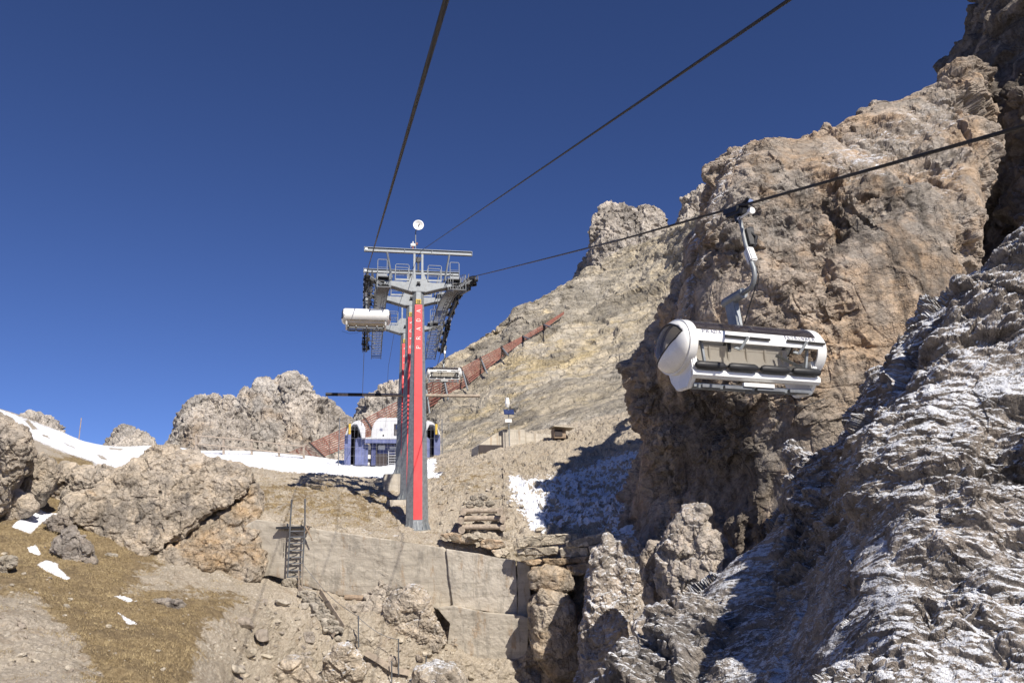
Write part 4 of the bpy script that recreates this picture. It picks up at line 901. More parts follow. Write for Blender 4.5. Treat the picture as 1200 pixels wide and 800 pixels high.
# right rope
pr = [PV(x, y, onlat(x, y, LAT_R)) for x, y in [(1200, 148), (1030, 196), (862, 243), (731, 280), (640, 303), (590, 315.5)]]
far = [world_of((XR, s, zrope(s))) for s in np.linspace(S0, S1, 28)]
stR = world_of((XR-.5, 88-48, 0)); 
STZ = PV(421, 500, 88)
endL = world_of((XL, 40, 0)); endL.z = PV(421, 497, 88).z; endR = world_of((XR, 40, 0)); endR.z = endL.z
rope_thing('haul_rope', [back_ext(pr[0], pr[1], 14)]+pr+far+[endR], .026, 'dark haul rope on the right, running over the near empty chair to the tower')
pl = [PV(523, 0, 5.7), world_of((XL, S0-.2, zrope(S0)+.05))]
rope_thing('haul_rope', [back_ext(pl[0], pl[1], 14)]+pl+[world_of((XL, s, zrope(s))) for s in np.linspace(S0, S1, 28)]+[endL], .024, 'dark haul rope on the left, rising steeply out of the top of the picture', near=26)
pm = [PV(925, 0, 6.4), PV(494, 293.5, 51.3)]
rope_thing('signal_cable', [back_ext(pm[0], pm[1], 12)]+pm+[PV(489, 302, 51.9), PV(480, 322, 58.5), PV(469, 350, 66), PV(455, 430, 76), PV(452, 500, 88)], .017, 'thinner cable in the middle, running up to the posts on top of the tower')
# ------------------------------------------------------------------ the three lift towers
def tower(root, base_z, col_top, arm_z, s_off, idx):
    """root frame: x across, y along the line; s_off: position of this tower along the line"""
    H = col_top; n = 8
    # column, octagonal, tapering
    m = MB(); m.tube([(0, 0, base_z), (0, 0, base_z+(H-base_z)*.5), (0, 0, H)], [.74, .56, .38], 8)
    # turn so one flat faces the camera
    a = math.pi/8; m.v = [(x*math.cos(a)-y*math.sin(a), x*math.sin(a)+y*math.cos(a), z) for x, y, z in m.v]
    m.build('column', 'galv', root)
    m = MB()
    for k in range(16):
        t = 2*math.pi*k/16; c, s = math.cos(t), math.sin(t)
        m.addv([(c*.60-s*.02, s*.60+c*.02, base_z+.75), (c*.60+s*.02, s*.60-c*.02, base_z+.75), (c*.86+s*.02, s*.86-c*.02, base_z+.06), (c*.86-s*.02, s*.86+c*.02, base_z+.06), (c*.58-s*.02, s*.58+c*.02, base_z+.06), (c*.58+s*.02, s*.58-c*.02, base_z+.06)],
               [(0, 1, 2, 3), (0, 3, 4), (1, 5, 2), (0, 4, 5, 1), (3, 2, 5, 4)])
    m.disc((0, 0, base_z+.03), .9, .06, 'z', 32); m.build('base_flange', 'galv', root)
    MB().box((-.35 if idx else 0.15, .15, base_z-.9), (2.5, 2.3, 1.75)).build('footing', 'conc2', root, bevel=.03)
    # red banner on the front flat
    def yf(z): 
        f = (z-base_z)/(H-base_z); return -(.74-.36*f if f < .5 and False else (.74-.36*f if f < .5 else .56-.36*(f-.5)))*math.cos(a)-.004
    z1 = H-.95; z0 = base_z+.65; m = MB()
    N_ = 24; bw = .235
    for k in range(N_):
        za = z0+(z1-z0)*k/N_; zb = z0+(z1-z0)*(k+1)/N_
        wa = bw+.03*(1-k/N_); wb = bw+.03*(1-(k+1)/N_)
        m.addv([(-wa, yf(za)-.02, za), (wa, yf(za)-.02, za), (wb, yf(zb)-.02, zb), (-wb, yf(zb)-.02, zb), (-wa, yf(za)+.05, za), (wa, yf(za)+.05, za), (wb, yf(zb)+.05, zb), (-wb, yf(zb)+.05, zb)], [(0, 1, 2, 3), (0, 4, 5, 1), (1, 5, 6, 2), (3, 7, 4, 0)]+([(2, 6, 7, 3)] if k == N_-1 else []))
    ban = m.build('banner', 'red', root)
    t = MB(); sl = (yf(z1)-yf(z0))/(z1-z0)
    for k, ch in enumerate('PRADA'):
        z = z1-2.92+.60*k
        letter(t, ch, (.115, yf(z)-.024, z), (0, sl, 1), (-1, 0, 0), (0, -1, 0), .235, .012, True)
    t.build('lettering', 'letter', ban)
    sg = MB().box((0, yf(z1+.2)-.03, z1+.22), (.34, .03, .32)).build('warning_sign', 'yellow', root)
    q = MB()
    for p0, p1 in (((-.09, .12), (.09, .12)), ((-.09, .12), (-.09, .3)), ((.09, .12), (.09, .3)), ((-.05, .3), (.05, .14)), ((.02, .3), (.09, .22))):
        q.bar((p0[0], yf(z1+.2)-.05, z1+p0[1]), (p1[0], yf(z1+.2)-.05, z1+p1[1]), .035, .012, (0, 1, 0))
    q.build('symbol', 'black', sg)
    # gull wing cross arm
    m = MB(); zz = arm_z
    prof = [(-2.55, zz+.42), (-1.9, zz+.36), (-.8, zz+.02+.28), (-.55, zz+.55), (.55, zz+.55), (.8, zz+.30), (1.9, zz+.36), (2.55, zz+.42), (2.55, zz+.2), (1.5, zz-.02), (.45, zz-.32), (-.45, zz-.32), (-1.5, zz-.02), (-2.55, zz+.2)]
    m.prism(prof, 'y', -.26, .26); m.build('cross_arm', 'galv', root, bevel=.012)
    m = MB()
    m.prism([(-2.55, zz+.19), (-1.5, zz-.03), (-.45, zz-.33), (.45, zz-.33), (1.5, zz-.03), (2.55, zz+.19), (2.55, zz+.16), (1.5, zz-.07), (.45, zz-.38), (-.45, zz-.38), (-1.5, zz-.07), (-2.55, zz+.16)], 'y', -.33, .33)
    m.prism([(-.42, zz-.32), (.42, zz-.32), (.37, H-.05), (-.37, H-.05)], 'y', -.36, .36)
    m.build('arm_flange', 'galvd', root)
    # cable clamp boxes and lamp on the arm's middle
    MB().box((0, -.29, zz+.28), (.2, .06, .14)).tube([(-.12, -.31, zz+.12), (0, -.36, zz+.2), (.12, -.31, zz+.12)], .05, 8).build('bracket', 'blackm', root)
    # upper frame: two posts, beam, inclined struts
    zb = arm_z+2.55 if idx == 0 else (arm_z+2.35 if idx == 1 else arm_z+1.5)
    if idx < 2:
        for sx in (-.26, .26):
            MB().bar((sx, 0, zz+.5), (sx, 0, zb-.17), .13, .16, (0, 1, 0)).prism([(sx+(.05 if sx > 0 else -.05), zz+.54), (sx+(.33 if sx > 0 else -.33), zz+.54), (sx+(.05 if sx > 0 else -.05), zz+1.15)], 'y', -.03, .03).build('post', 'galv', root, bevel=.006)
        m = MB()
        x0, x1 = -3.55, 3.6
        m.box(((x0+x1)/2, 0, zb+.13), (x1-x0, .24, .03)).box(((x0+x1)/2, 0, zb-.13), (x1-x0, .24, .03)).box(((x0+x1)/2, 0, zb), (x1-x0, .05, .23))
        for x in (x0+.02, x1-.02, -.9, .9): m.box((x, 0, zb), (.02, .22, .23))
        m.build('lifting_beam', 'galv', root)
        MB().box((x0+.15, -.06, zb+.01), (.16, .06, .14)).build('lamp_cap', 'white', root)
        m = MB(); m.tube([(0, -.1, zz+1.95), (0, .14, zz+1.95)], .17, 14).box((0, 0, zz+1.5), (.12, .1, .8)).box((0, 0, zz+1.15), (.35, .12, .1)).box((0, 0, zz+2.1), (.4, .1, .1)); m.build('cable_saddle', 'blackm', root)
        for s in (-1, 1):
            m = MB()
            for dy in (-.12, .12): m.bar((s*2.05, dy, zb-.14), (s*1.72, dy*3, zz+.5), .08, .08)
            for k in range(5):
                f = (k+.5)/5; m.bar((s*(2.05-.33*f), -.12-.24*f, zb-.14+(zz+.64-zb)*f), (s*(2.05-.33*f), .12+.24*f, zb-.14+(zz+.64-zb)*f), .04, .04)
            m.build('strut', 'galv', root)
    else:
        MB().bar((-.26, 0, zz+.5), (-.26, 0, zb+1.2), .12, .14, (0, 1, 0)).prism([(-.8, zz+.5), (.5, zz+.5), (.1, zz+1.0), (-.4, zz+1.0)], 'y', -.05, .05).build('post', 'galv', root)
    # guard rails on the arm
    def rail(xa, xb, y, z, h, name='guard_rail'):
        m = MB()
        m.tube([(xa, y, z), (xa, y, z+h-.08), (xa+(xb-xa)*.07, y, z+h), (xb-(xb-xa)*.07, y, z+h), (xb, y, z+h-.08), (xb, y, z)], .024, 6)
        m.tube([(xa, y, z+h*.5), (xb, y, z+h*.5)], .02, 6).bar((xa, y, z+.05), (xb, y, z+.05), .02, .12)
        m.build(name, 'galv', root)
    for s in (-1, 1):
        rail(s*.62, s*1.5, -.3, zz+.4, 1.1); rail(s*2.05, s*2.65, -.45, zz+.62, 1.1); rail(s*.62, s*1.5, .3, zz+.4, 1.1)
        MB().box((s*2.3, 0, zz+.55), (.9, 1.1, .08)).build('platform', 'galvd', root)
        MB().box((s*2.2, .2, zz+.35), (.5, .7, .3)).tube([(s*2.2, -.3, zz+.25), (s*3.2, -.3, zz+.3)], .09, 10).build('bearing', 'blackm', root)
    # sheave trains and catwalks, both sides
    sA, sB = max(S0, s_off-3.6), min(S1, s_off+3.4)
    if idx == 0: sA = S0
    if idx == 2: sB = S1+.2
    for side, XS in ((1, XR), (-1, XL)):
        ns = int((sB-sA)/.58)
        wr = .24
        zs = lambda s: zrope(s)-TZ[idx]
        for k in range(ns):
            s = sA+(k+.5)*(sB-sA)/ns
            o = bpy.data.objects.new('sheave', SHEAVE); COL.objects.link(o); o.parent = root; o.location = (XS, s-s_off, zs(s)-wr-.03)
        m = MB(); step = (sB-sA)/max(ns//2, 1)
        for k in range(max(ns//2, 1)):       # two wheel rockers, four wheel rockers, main beam
            s = sA+k*step+.1; e = s+step-.2
            for dx in (-.16, .16): m.bar((XS+dx, s-s_off, zs(s)-.30), (XS+dx, e-s_off, zs(e)-.30), .03, .16)
        for k in range(max(ns//4, 1)):
            st = (sB-sA)/max(ns//4, 1); s = sA+k*st+.35; e = s+st-.7
            for dx in (-.12, .12): m.bar((XS+dx, s-s_off, zs(s)-.55), (XS+dx, e-s_off, zs(e)-.55), .04, .2)
            m.tube([(XS-.24, (s+e)/2-s_off, zs((s+e)/2)-.5), (XS+.24, (s+e)/2-s_off, zs((s+e)/2)-.5)], .09, 8)
        s, e = sA+1.0, sB-1.0
        m.bar((XS-side*.2, s-s_off, zs(s)-.8), (XS-side*.2, e-s_off, zs(e)-.8), .12, .28)
        m.bar((XS-side*.1, -.15, zz+.3), (side*2.5, 0, zz+.33), .22, .26)
        for k in range(4):
            s_ = sA+(k+.5)*(sB-sA)/4; m.box((XS-side*.32, s_-s_off, zs(s_)-.45), (.16, .3, .34))
            m.tube([(XS-side*.28, s_-s_off, zs(s_)+.12), (XS-side*.45, s_-s_off-.1, zs(s_)-.6)], .03, 6)
        m.build('rocker_beam', 'blackm', root)
        m = MB()     # rope catcher fingers and plates in steel grey
        for k in range(int((sB-sA)/.9)):
            s_ = sA+.3+k*.9; m.box((XS+side*.19, s_-s_off, zs(s_)-.14), (.03, .22, .30)).bar((XS-side*.2, s_-s_off, zs(s_)-.3), (side*2.4, s_-s_off, zs(s_)-.75), .05, .05)
        m.build('rope_catcher', 'galvd', root)
        # catwalk
        m = MB(); xi, xo = side*1.9, side*2.7
        K_ = int((sB-sA)/.28)
        zc = lambda s: zs(s)-.95
        for k in range(K_):
            s_ = sA+(k+.5)*(sB-sA)/K_; m.box(((xi+xo)/2, s_-s_off, zc(s_)), (abs(xo-xi), .14, .035))
        for x in (xi, xo):
            pts = [(x, s_-s_off, zc(s_)-.06) for s_ in np.linspace(sA, sB, 7)]
            for a_, b_ in zip(pts[:-1], pts[1:]): m.bar(a_, b_, .04, .14)
        m.build('catwalk', 'galvd', root)
        m = MB()
        for x in (xi, xo):
            for h in (.5, 1.0):
                m.tube([(x, s_-s_off, zc(s_)+h) for s_ in np.linspace(sA, sB, 7)], .02, 6)
            for s_ in np.linspace(sA+.05, sB-.05, 6): m.tube([(x, s_-s_off, zc(s_)-.1), (x, s_-s_off, zc(s_)+1.0)], .018, 6)
        m.build('handrail', 'galv', root)
# one wheel mesh shared by all
m = MB(); m.disc((0, 0, 0), .24, .09, 'x', 24); m.disc((-.06, 0, 0), .255, .03, 'x', 24); m.disc((.06, 0, 0), .255, .03, 'x', 24); m.disc((0, 0, 0), .07, .26, 'x', 12)
tmp = m.build('sheave', 'black', smooth=False); SHEAVE = tmp.data; bpy.data.objects.remove(tmp)
def top_z(px, py, D): return PV(px, py, D).z
s2, s3 = 7.0, 14.6
tb = TOW.location.z
def mk(i, s, base_px, base_py, label, top_px, top_py):
    if i == 0: root = TOW
    else: root = empty('lift_tower', world_of((0, s, 0)), YAW)
    # depth of this tower along the view axis
    D = float(np.array(root.location[:]) @ fw)+0.0
    r0 = root.location.copy()
    zb = PV(base_px, base_py, D).z; zt = PV(top_px, top_py, D).z
    root.location.z = zb
    tagit(root, label, 'lift tower', 'towers of the chairlift')
    return root, zt-zb, zb
TZ = {}
specs = [(0, 0, 488.5, 622, 'nearest grey lift tower with a red lettered banner, dish on top', 487.5, 343), (1, s2, 480, 586, 'middle lift tower, half hidden behind the nearest one', 479, 359), (2, s3, 474, 556, 'farthest of the three lift towers, carrying the long striped crossbar', 473, 391)]
roots = []
for i, s, bx, by, lab, tx, ty in specs:
    if i == 0: zb = TOW.location.z; root = TOW; D = float(np.array(root.location[:]) @ fw); zt = zsolve(root.location.x, root.location.y, ty); tagit(root, lab, 'lift tower', 'towers of the chairlift')
    else:
        w0 = world_of((0, s, 0)); root = empty('lift_tower', w0, YAW, lab, 'lift tower', 'towers of the chairlift')
        D = 48.2+s*math.cos(PITCH)*.98; zb = zsolve(w0.x, w0.y, by); zt = zsolve(w0.x, w0.y, ty); root.location.z = zb
    TZ[i] = zb-TOW.location.z
    Ht = zt-zb
    print('tower', i, 'height', round(Ht, 2), 'base z', round(zb, 2))
    tower(root, 0, Ht, Ht+.32, s, i); roots.append((root, Ht))
# dish antenna and instruments on the first tower
r0, H0 = roots[0]; zt0 = H0+.32+2.55+.15
m = MB(); N_ = 28
for k in range(7):
    rr_ = .36*k/6
    for j in range(N_): m.v.append((-.17+rr_*math.cos(2*math.pi*j/N_)+.14, -.28-.0-.16*(k/6)**2+.12, zt0+1.62+rr_*math.sin(2*math.pi*j/N_)))
for k in range(6):
    for j in range(N_): m.f.append((k*N_+j, k*N_+(j+1) % N_, (k+1)*N_+(j+1) % N_, (k+1)*N_+j))
m2 = MB(); m2.v = list(m.v); m2.f = list(m.f); dish = m2.build('dish_antenna', 'white', r0, smooth=True)
sm = dish.modifiers.new('thick', 'SOLIDIFY'); sm.thickness = .02
MB().tube([(-.03, -.16, zt0+1.62), (.05, -.34, zt0+1.68)], .03, 8).tube([(-.03, -.16, zt0+1.55), (-.07, -.34, zt0+1.48)], .02, 8).build('feed_horn', 'black', dish)
m = MB(); m.tube([(-.19, 0, zt0-.1), (-.19, 0, zt0+1.3), (-.06, -.02, zt0+1.5)], .035, 8); m.build('mast', 'galv', r0)
m = MB(); m.box((-.36, 0, zt0+.30), (.3, .18, .16)).tube([(-.36, 0, zt0+.35), (-.36, 0, zt0+.55)], .04, 8).tube([(-.5, 0, zt0+.3), (-.5, 0, zt0+.14)], .03, 6); m.build('wind_sensor', 'white', r0)
MB().box((-.36, 0, zt0+.1), (.1, .1, .22)).box((-.1, .05, zt0+.42), (.12, .12, .16)).build('sensor_bracket', 'rust', r0)
# striped clearance bar on the far tower
r2, H2 = roots[2]
D2 = 48.2+s3*math.cos(PITCH)*.98
zbar = zsolve(r2.location.x, r2.location.y, 465)-r2.location.z
m = MB(); m.tube([(-6.2, -.75, zbar), (6.1, -.75, zbar)], .13, 10); bar_ = m.build('clearance_bar', 'woodlight', r2)
for xa, xb in ((-6.25, -5.3), (-4.5, -3.4), (-2.4, -1.9)): MB().tube([(xa, -.75, zbar), (xb, -.75, zbar)], .135, 10).build('black_stripe', 'black', bar_)
MB().tube([(-6.1, -.75, zbar), (-5.9, 4, zbar-4.6)], .014, 4).build('stay_wire', 'galvd', bar_); MB().tube([(6.0, -.75, zbar), (5.8, 4, zbar-4.6)], .014, 4).build('stay_wire', 'galvd', bar_)
# ------------------------------------------------------------------ six-seat bubble chairs
def ell(a0, a1, n=14, ry=.6, rz=.425, cz=-.425, k=1.0):
    return [(-ry*k*math.cos(R(a0+(a1-a0)*i/n)), cz+rz*k*math.sin(R(a0+(a1-a0)*i/n))) for i in range(n+1)]
ZT = -2.10
def make_chair(root):
    T = lambda prof: [(y, z+ZT) for y, z in prof]
    W_ = 1.19
    # canopy
    MB().shell(T(ell(-4, 21)), -W_, W_, .03).build('front_band', 'white', root, smooth=True)
    MB().shell(T(ell(21.3, 98)), -W_, W_, .02).build('smoked_roof', 'smoke', root, smooth=True)
    MB().shell(T(ell(98.3, 222)), -W_, W_, .03).build('back_shell', 'white', root, smooth=True)
    m = MB()
    for x in (-W_+.02, 0, W_-.02): m.shell(T(ell(0, 180, 20, k=.955)), x-.02, x+.02, .025)
    m.build('canopy_rib', 'galvd', root, smooth=True)
    MB().shell(T(ell(23, 34, 5, k=.985)), -.12, .75, .012).build('roof_reinforcement', 'black', root)
    # slots in the back shell, seen from behind
    for xa, xb in ((-.95, -.12), (.12, .95)):
        MB().shell(T(ell(142, 152, 4, k=1.012)), xa, xb, .012).build('back_slot', 'blackm', root)
    # cheeks: domed ends with a tinted window
    win = [(.565, -.46), (.53, -.28), (.38, -.13), (.14, -.05), (-.14, -.07), (-.38, -.17), (-.52, -.29), (-.42, -.38), (-.12, -.50), (.20, -.61), (.42, -.66), (.53, -.60)]
    wy = np.array([p[0] for p in win]); wz = np.array([p[1] for p in win])
    for s in (-1, 1):
        nr, na = 26, 72; pts = []; 
        for i in range(nr+1):
            r = i/nr
            for j in range(na):
                a_ = 2*math.pi*j/na; y = -.6*r*math.cos(a_); z = -.425+.425*r*math.sin(a_)
                x = s*(W_+.02+.20*math.sqrt(max(0, 1-r**2.6)))
                pts.append((x, y, z+ZT))
        fw_, fb = [], []
        for i in range(nr):
            for j in range(na):
                q = (i*na+j, i*na+(j+1) % na, (i+1)*na+(j+1) % na, (i+1)*na+j)
                cy = sum(pts[k][1] for k in q)/4; cz_ = sum(pts[k][2] for k in q)/4-ZT
                inside = polymask(np.array([cy]), np.array([cz_]), win, 1e-4)[0] > .5
                (fw_ if inside else fb).append(q)
        def sub(faces):
            m = MB(); ids = sorted({k for f in faces for k in f}); mp = {k: i for i, k in enumerate(ids)}
            m.v = [pts[k] for k in ids]; m.f = [tuple(mp[k] for k in f) for f in faces]; return m
        mb = sub(fb)
        ch = mb.build('end_cheek', 'white', root, smooth=True); md = ch.modifiers.new('thick', 'SOLIDIFY'); md.thickness = .02; md.offset = 0
        g = sub(fw_).build('end_window', 'endwin', ch, smooth=True)
        def dome(y, z):
            r = min(1, math.hypot(y/.6, (z+.425)/.425)); return s*(W_+.02+.20*math.sqrt(max(0, 1-r**2.6))+.006)
        ps = resample(win, 60); MB().tube([(dome(y, z), y, z+ZT) for y, z in ps]+[(dome(*ps[0]), ps[0][0], ps[0][1]+ZT)], .017, 6, False).build('window_seal', 'black', g, smooth=True)
        # rim that joins cheek and canopy
        MB().shell(T(ell(-160, 190, 60)), s*(W_-.10), s*(W_+.035), .028).build('cheek_rim', 'white', root, smooth=True)
        # side panel under the cheek
        MB().prism([(-.46, ZT-.62), (-.50, ZT-.86), (-.42, ZT-1.02), (-.28, ZT-1.16), (.12, ZT-1.14), (.30, ZT-.98), (.42, ZT-.74), (.30, ZT-.55)], 'x', s*(W_-.14), s*(W_-.04)).build('side_panel', 'white', root, bevel=.02)
        m = MB().bar((s*(W_-.2), -.5, ZT-.32), (s*(W_-.28), -.46, ZT-.84), .035, .05).bar((s*(W_-.28), .3, ZT-.35), (s*(W_-.2), -.46, ZT-.8), .04, .05); m.build('bar_arm', 'galv', root)
    # seat
    MB().shell(T([(.44, -.22), (.43, -.42), (.36, -.60), (.33, -.76), (.26, -.83)]), -1.18, 1.18, -.05).build('backrest', 'cream', root, smooth=True)
    MB().shell(T([(.28, -.83), (.0, -.86), (-.36, -.84), (-.46, -.86), (-.49, -.93), (-.47, -1.0)]), -1.12, 1.12, .03).build('seat', 'cream', root, smooth=True)
    MB().shell(T([(-.47, -.88), (-.515, -.92), (-.51, -.99), (-.44, -1.03)]), -1.16, 1.16, .02).build('seat_lip', 'white', root, smooth=True)
    m = MB()
    for k in range(7): m.box((-1.08+.36*k, .375, ZT-.5), (.03, .06, .5))
    m.box((0, .40, ZT-.27), (2.2, .04, .04)); m.build('backrest_rib', 'cream', root)
    for xa, xb in ((-1.0, -.42), (-.2, .95)): MB().prism([(xa, ZT-.64), (xb, ZT-.64), (xb-.05, ZT-.73), (xa+.05, ZT-.73)], 'y', .22, .34).build('backrest_slot', 'brownslot', root)
    for xc in (-.87, -.29, .29, .87):
        MB().tube([(xc-.26, -.54, ZT-.84), (xc-.24, -.55, ZT-.84), (xc-.2, -.555, ZT-.84), (xc+.2, -.555, ZT-.84), (xc+.24, -.55, ZT-.84), (xc+.26, -.54, ZT-.84)], [.02, .05, .066, .066, .05, .02], 14).build('restraint_pad', 'black', root, smooth=True)
    MB().tube([(-1.12, -.53, ZT-.83), (1.12, -.53, ZT-.83)], .022, 8).build('restraint_bar', 'blackm', root)
    # under-frame and footrest
    m = MB().box((0, -.34, ZT-1.12), (2.15, .05, .06)).box((0, .05, ZT-1.06), (2.15, .05, .07))
    for x in (-1.0, -.62, -.05, .55, 1.0): m.bar((x, -.42, ZT-1.15), (x, .2, ZT-1.02), .05, .06)
    m.build('seat_frame', 'galv', root)
    m = MB()
    for xa, xb in ((-.98, -.66), (-.58, -.10), (.0, .5), (.6, .98)): m.box(((xa+xb)/2, -.42, ZT-1.15), (xb-xa, .09, .05))
    m.box((0, -.30, ZT-1.17), (.2, .12, .06)); m.build('footrest', 'galvd', root)
    MB().box((.02, -.47, ZT-1.10), (.55, .05, .06)).build('centre_plate', 'white', root)
    MB().tube([(.25, -.2, ZT-1.2), (.5, -.25, ZT-1.33), (.95, -.3, ZT-1.36), (1.35, -.3, ZT-1.22)], .008, 5).build('loose_cable', 'black', root)
    # grip bars with their V brackets on the front band
    yb, zb = ell(9, 9, 1)[0]
    for xa, xm, xb in ((-.62, -.22, .18), (.50, .86, 1.2)):
        m = MB().tube([(xa, yb-.06, zb+ZT), (xm-.04, yb-.06, zb+ZT-.005)], .022, 8).tube([(xm+.04, yb-.06, zb+ZT-.005), (xb, yb-.06, zb+ZT-.01)], .022, 8); g = m.build('grab_bar', 'blackm', root)
        MB().bar((xm, yb-.07, zb+ZT+.01), (xm-.12, yb+.0, zb+ZT-.19), .045, .03, (0, 1, 0)).bar((xm-.12, yb, zb+ZT-.19), (xm-.19, yb+.05, zb+ZT-.15), .04, .03, (0, 1, 0)).build('bracket', 'galv', g)
    MB().box((-.5, -.5, ZT-.42), (.12, .04, .03)).box((-.48, -.5, ZT-.5), (.045, .04, .15)).build('latch_hook', 'black', root)
    MB().box((.5, -.5, ZT-.41), (.08, .04, .04)).build('latch', 'black', root)
    # lettering on the band
    def band_text(word, x0, h, step):
        m = MB(); yb_, zb_ = ell(16.5, 16.5, 1, k=1.0)[0]; a_ = R(16.5)
        nrm = Vector((0, -math.cos(a_)/.6, math.sin(a_)/.425)).normalized(); upv = Vector((0, nrm.z, -nrm.y)); upv = upv if upv.z > 0 else -upv
        for k, ch in enumerate(word): letter(m, ch, Vector((x0+k*step, yb_, zb_+ZT))-upv*h*.5+nrm*.0335, (1, 0, 0), upv, nrm, h, .004)
        m.build('lettering', 'navy', root)
    band_text('PRADA', -1.0, .065, .07); band_text('SKYRUNNER', .48, .055, .066)
    # hanger
    m = MB().tube([(0, -.04, -.10), (0, -.12, -.30), (0, -.22, -.75), (0, -.34, -1.10), (0, -.40, -1.25), (0, -.41, -1.38), (0, -.36, -1.48), (0, -.28, -1.54), (0, -.1, -1.55), (0, .1, -1.55)], [.03, .034, .035, .038, .042, .042, .042, .042, .042, .042], 12)
    m.build('hanger_arm', 'galv', root, smooth=True)
    m = MB().tube([(0, -.02, -1.55), (0, .56, -1.55)], .09, 16).tube([(0, .56, -1.55), (0, .60, -1.55)], .075, 16); m.build('hanger_bearing', 'galv', root, smooth=True)
    MB().prism([(.16, -1.52), (.46, -1.52), (.34, -2.13), (.05, -2.13)], 'x', -.05, .05).build('hanger_plate', 'galv', root, bevel=.01)
    MB().box((.03, -.29, -.98), (.13, .16, .30), Matrix.Rotation(R(-22), 3, 'X')).build('control_box', 'white', root, bevel=.02)
    MB().box((.1, -.2, -.62), (.13, .14, .34), Matrix.Rotation(R(-15), 3, 'X')).box((.16, -.14, -.46), (.08, .1, .14)).tube([(.1, -.2, -.5), (.17, -.3, -.62), (.12, -.28, -.8)], .03, 6).build('lock_mechanism', 'blackm', root)
    MB().tube([(.05, -.32, -1.1), (.07, -.36, -1.35), (.08, -.26, -1.56), (.05, -.15, -1.75), (.02, .05, -2.08)], .012, 6).tube([(.07, -.30, -1.08), (.10, -.38, -1.33), (.1, -.32, -1.52)], .01, 6).build('control_cable', 'black', root)
    m = MB().tube([(0, -.06, -.22), (.0, -.46, -.24)], .02, 8).disc((0, -.47, -.24), .06, .06, 'y', 14).disc((0, -.10, -.22), .04, .05, 'y', 14); m.build('guide_roller', 'white', root)
    m = MB().box((0, 0, -.07), (.14, .5, .10), Matrix.Rotation(R(14), 3, 'X')).box((.08, -.05, .02), (.06, .34, .14), Matrix.Rotation(R(14), 3, 'X')).box((-.07, .05, -.01), (.05, .46, .1), Matrix.Rotation(R(14), 3, 'X')).disc((.10, .18, .02), .07, .06, 'x', 14).disc((.10, -.22, -.06), .07, .06, 'x', 14)
    m.tube([(.06, -.34, .08), (.06, .08, .0)], .03, 8).bar((0, 0, -.05), (0, -.08, -.26), .07, .12, (0, 1, 0)); m.build('rope_grip', 'blackm', root, bevel=.006)
    m = MB()
    for k in range(7): m.tube([(.12, -.30+.045*k, .03-.008*k), (.12, -.275+.045*k, .025-.008*k)], .055, 10)
    m.build('grip_spring', 'bluespring', root)
def copy_tree(o, parent=None):
    c = o.copy(); COL.objects.link(c)
    if parent: c.parent = parent
    for ch in [x for x in COL.objects if x.parent == o]: copy_tree(ch, c)
    return c
M['bluespring'] = simple('blue_spring', (.07, .10, .2), .5, .3, .2, 8)
gp = PV(862, 243, onlat(862, 243, LAT_R))
chair = empty('lift_chair', gp-Vector((0, 0, .04)), YAW+R(4), 'near empty white bubble chair hanging in front of the tan cliff', 'chairlift chair', 'chairs of the lift')
make_chair(chair)
for ch_ in chair.children:
    if ch_.name.split('.')[0] not in ('hanger_arm', 'hanger_bearing', 'control_box', 'lock_mechanism', 'control_cable', 'guide_roller', 'rope_grip', 'grip_spring'): ch_.location.y += .24 if ch_.name[:12] != 'hanger_plate' else .08
chair.rotation_euler = (0, R(1.6), YAW+R(4))
c2 = copy_tree(chair); s_ = local_of(PV(431, 335, 52)).y
c2.location = world_of((XL, S0+2.2, zrope(S0+2.2)-.3)); c2.rotation_euler = (0, 0, YAW+math.pi)
tagit(c2, 'white chair seen from behind, hanging left of the towers under the sheaves', 'chairlift chair', 'chairs of the lift')
c3 = copy_tree(chair); c3.location = world_of((XR, S1-1.6, zrope(S1-1.6)-.25)); c3.rotation_euler = (0, 0, YAW)
tagit(c3, 'small distant white chair just right of the towers, before the rust red barrier', 'chairlift chair', 'chairs of the lift')
for c in (chair, c2, c3):
    c.scale = (1.08,)*3
    x, y = proj(np.array([c.location[:], (c.location+Vector((0, 0, -3.2)))[:]])); print('chair', x, y, round(c.location.length, 1))
# ------------------------------------------------------------------ station, barriers, small things
def rc(tree, px, py):
    d = PV(px, py, 1).normalized(); r = tree.ray_cast(Vector((0, 0, 0)), d)
    if r[0] is None: return None, 100
    return r[0], float(np.array(r[0][:]) @ fw)
HILL = bvh('hillside')
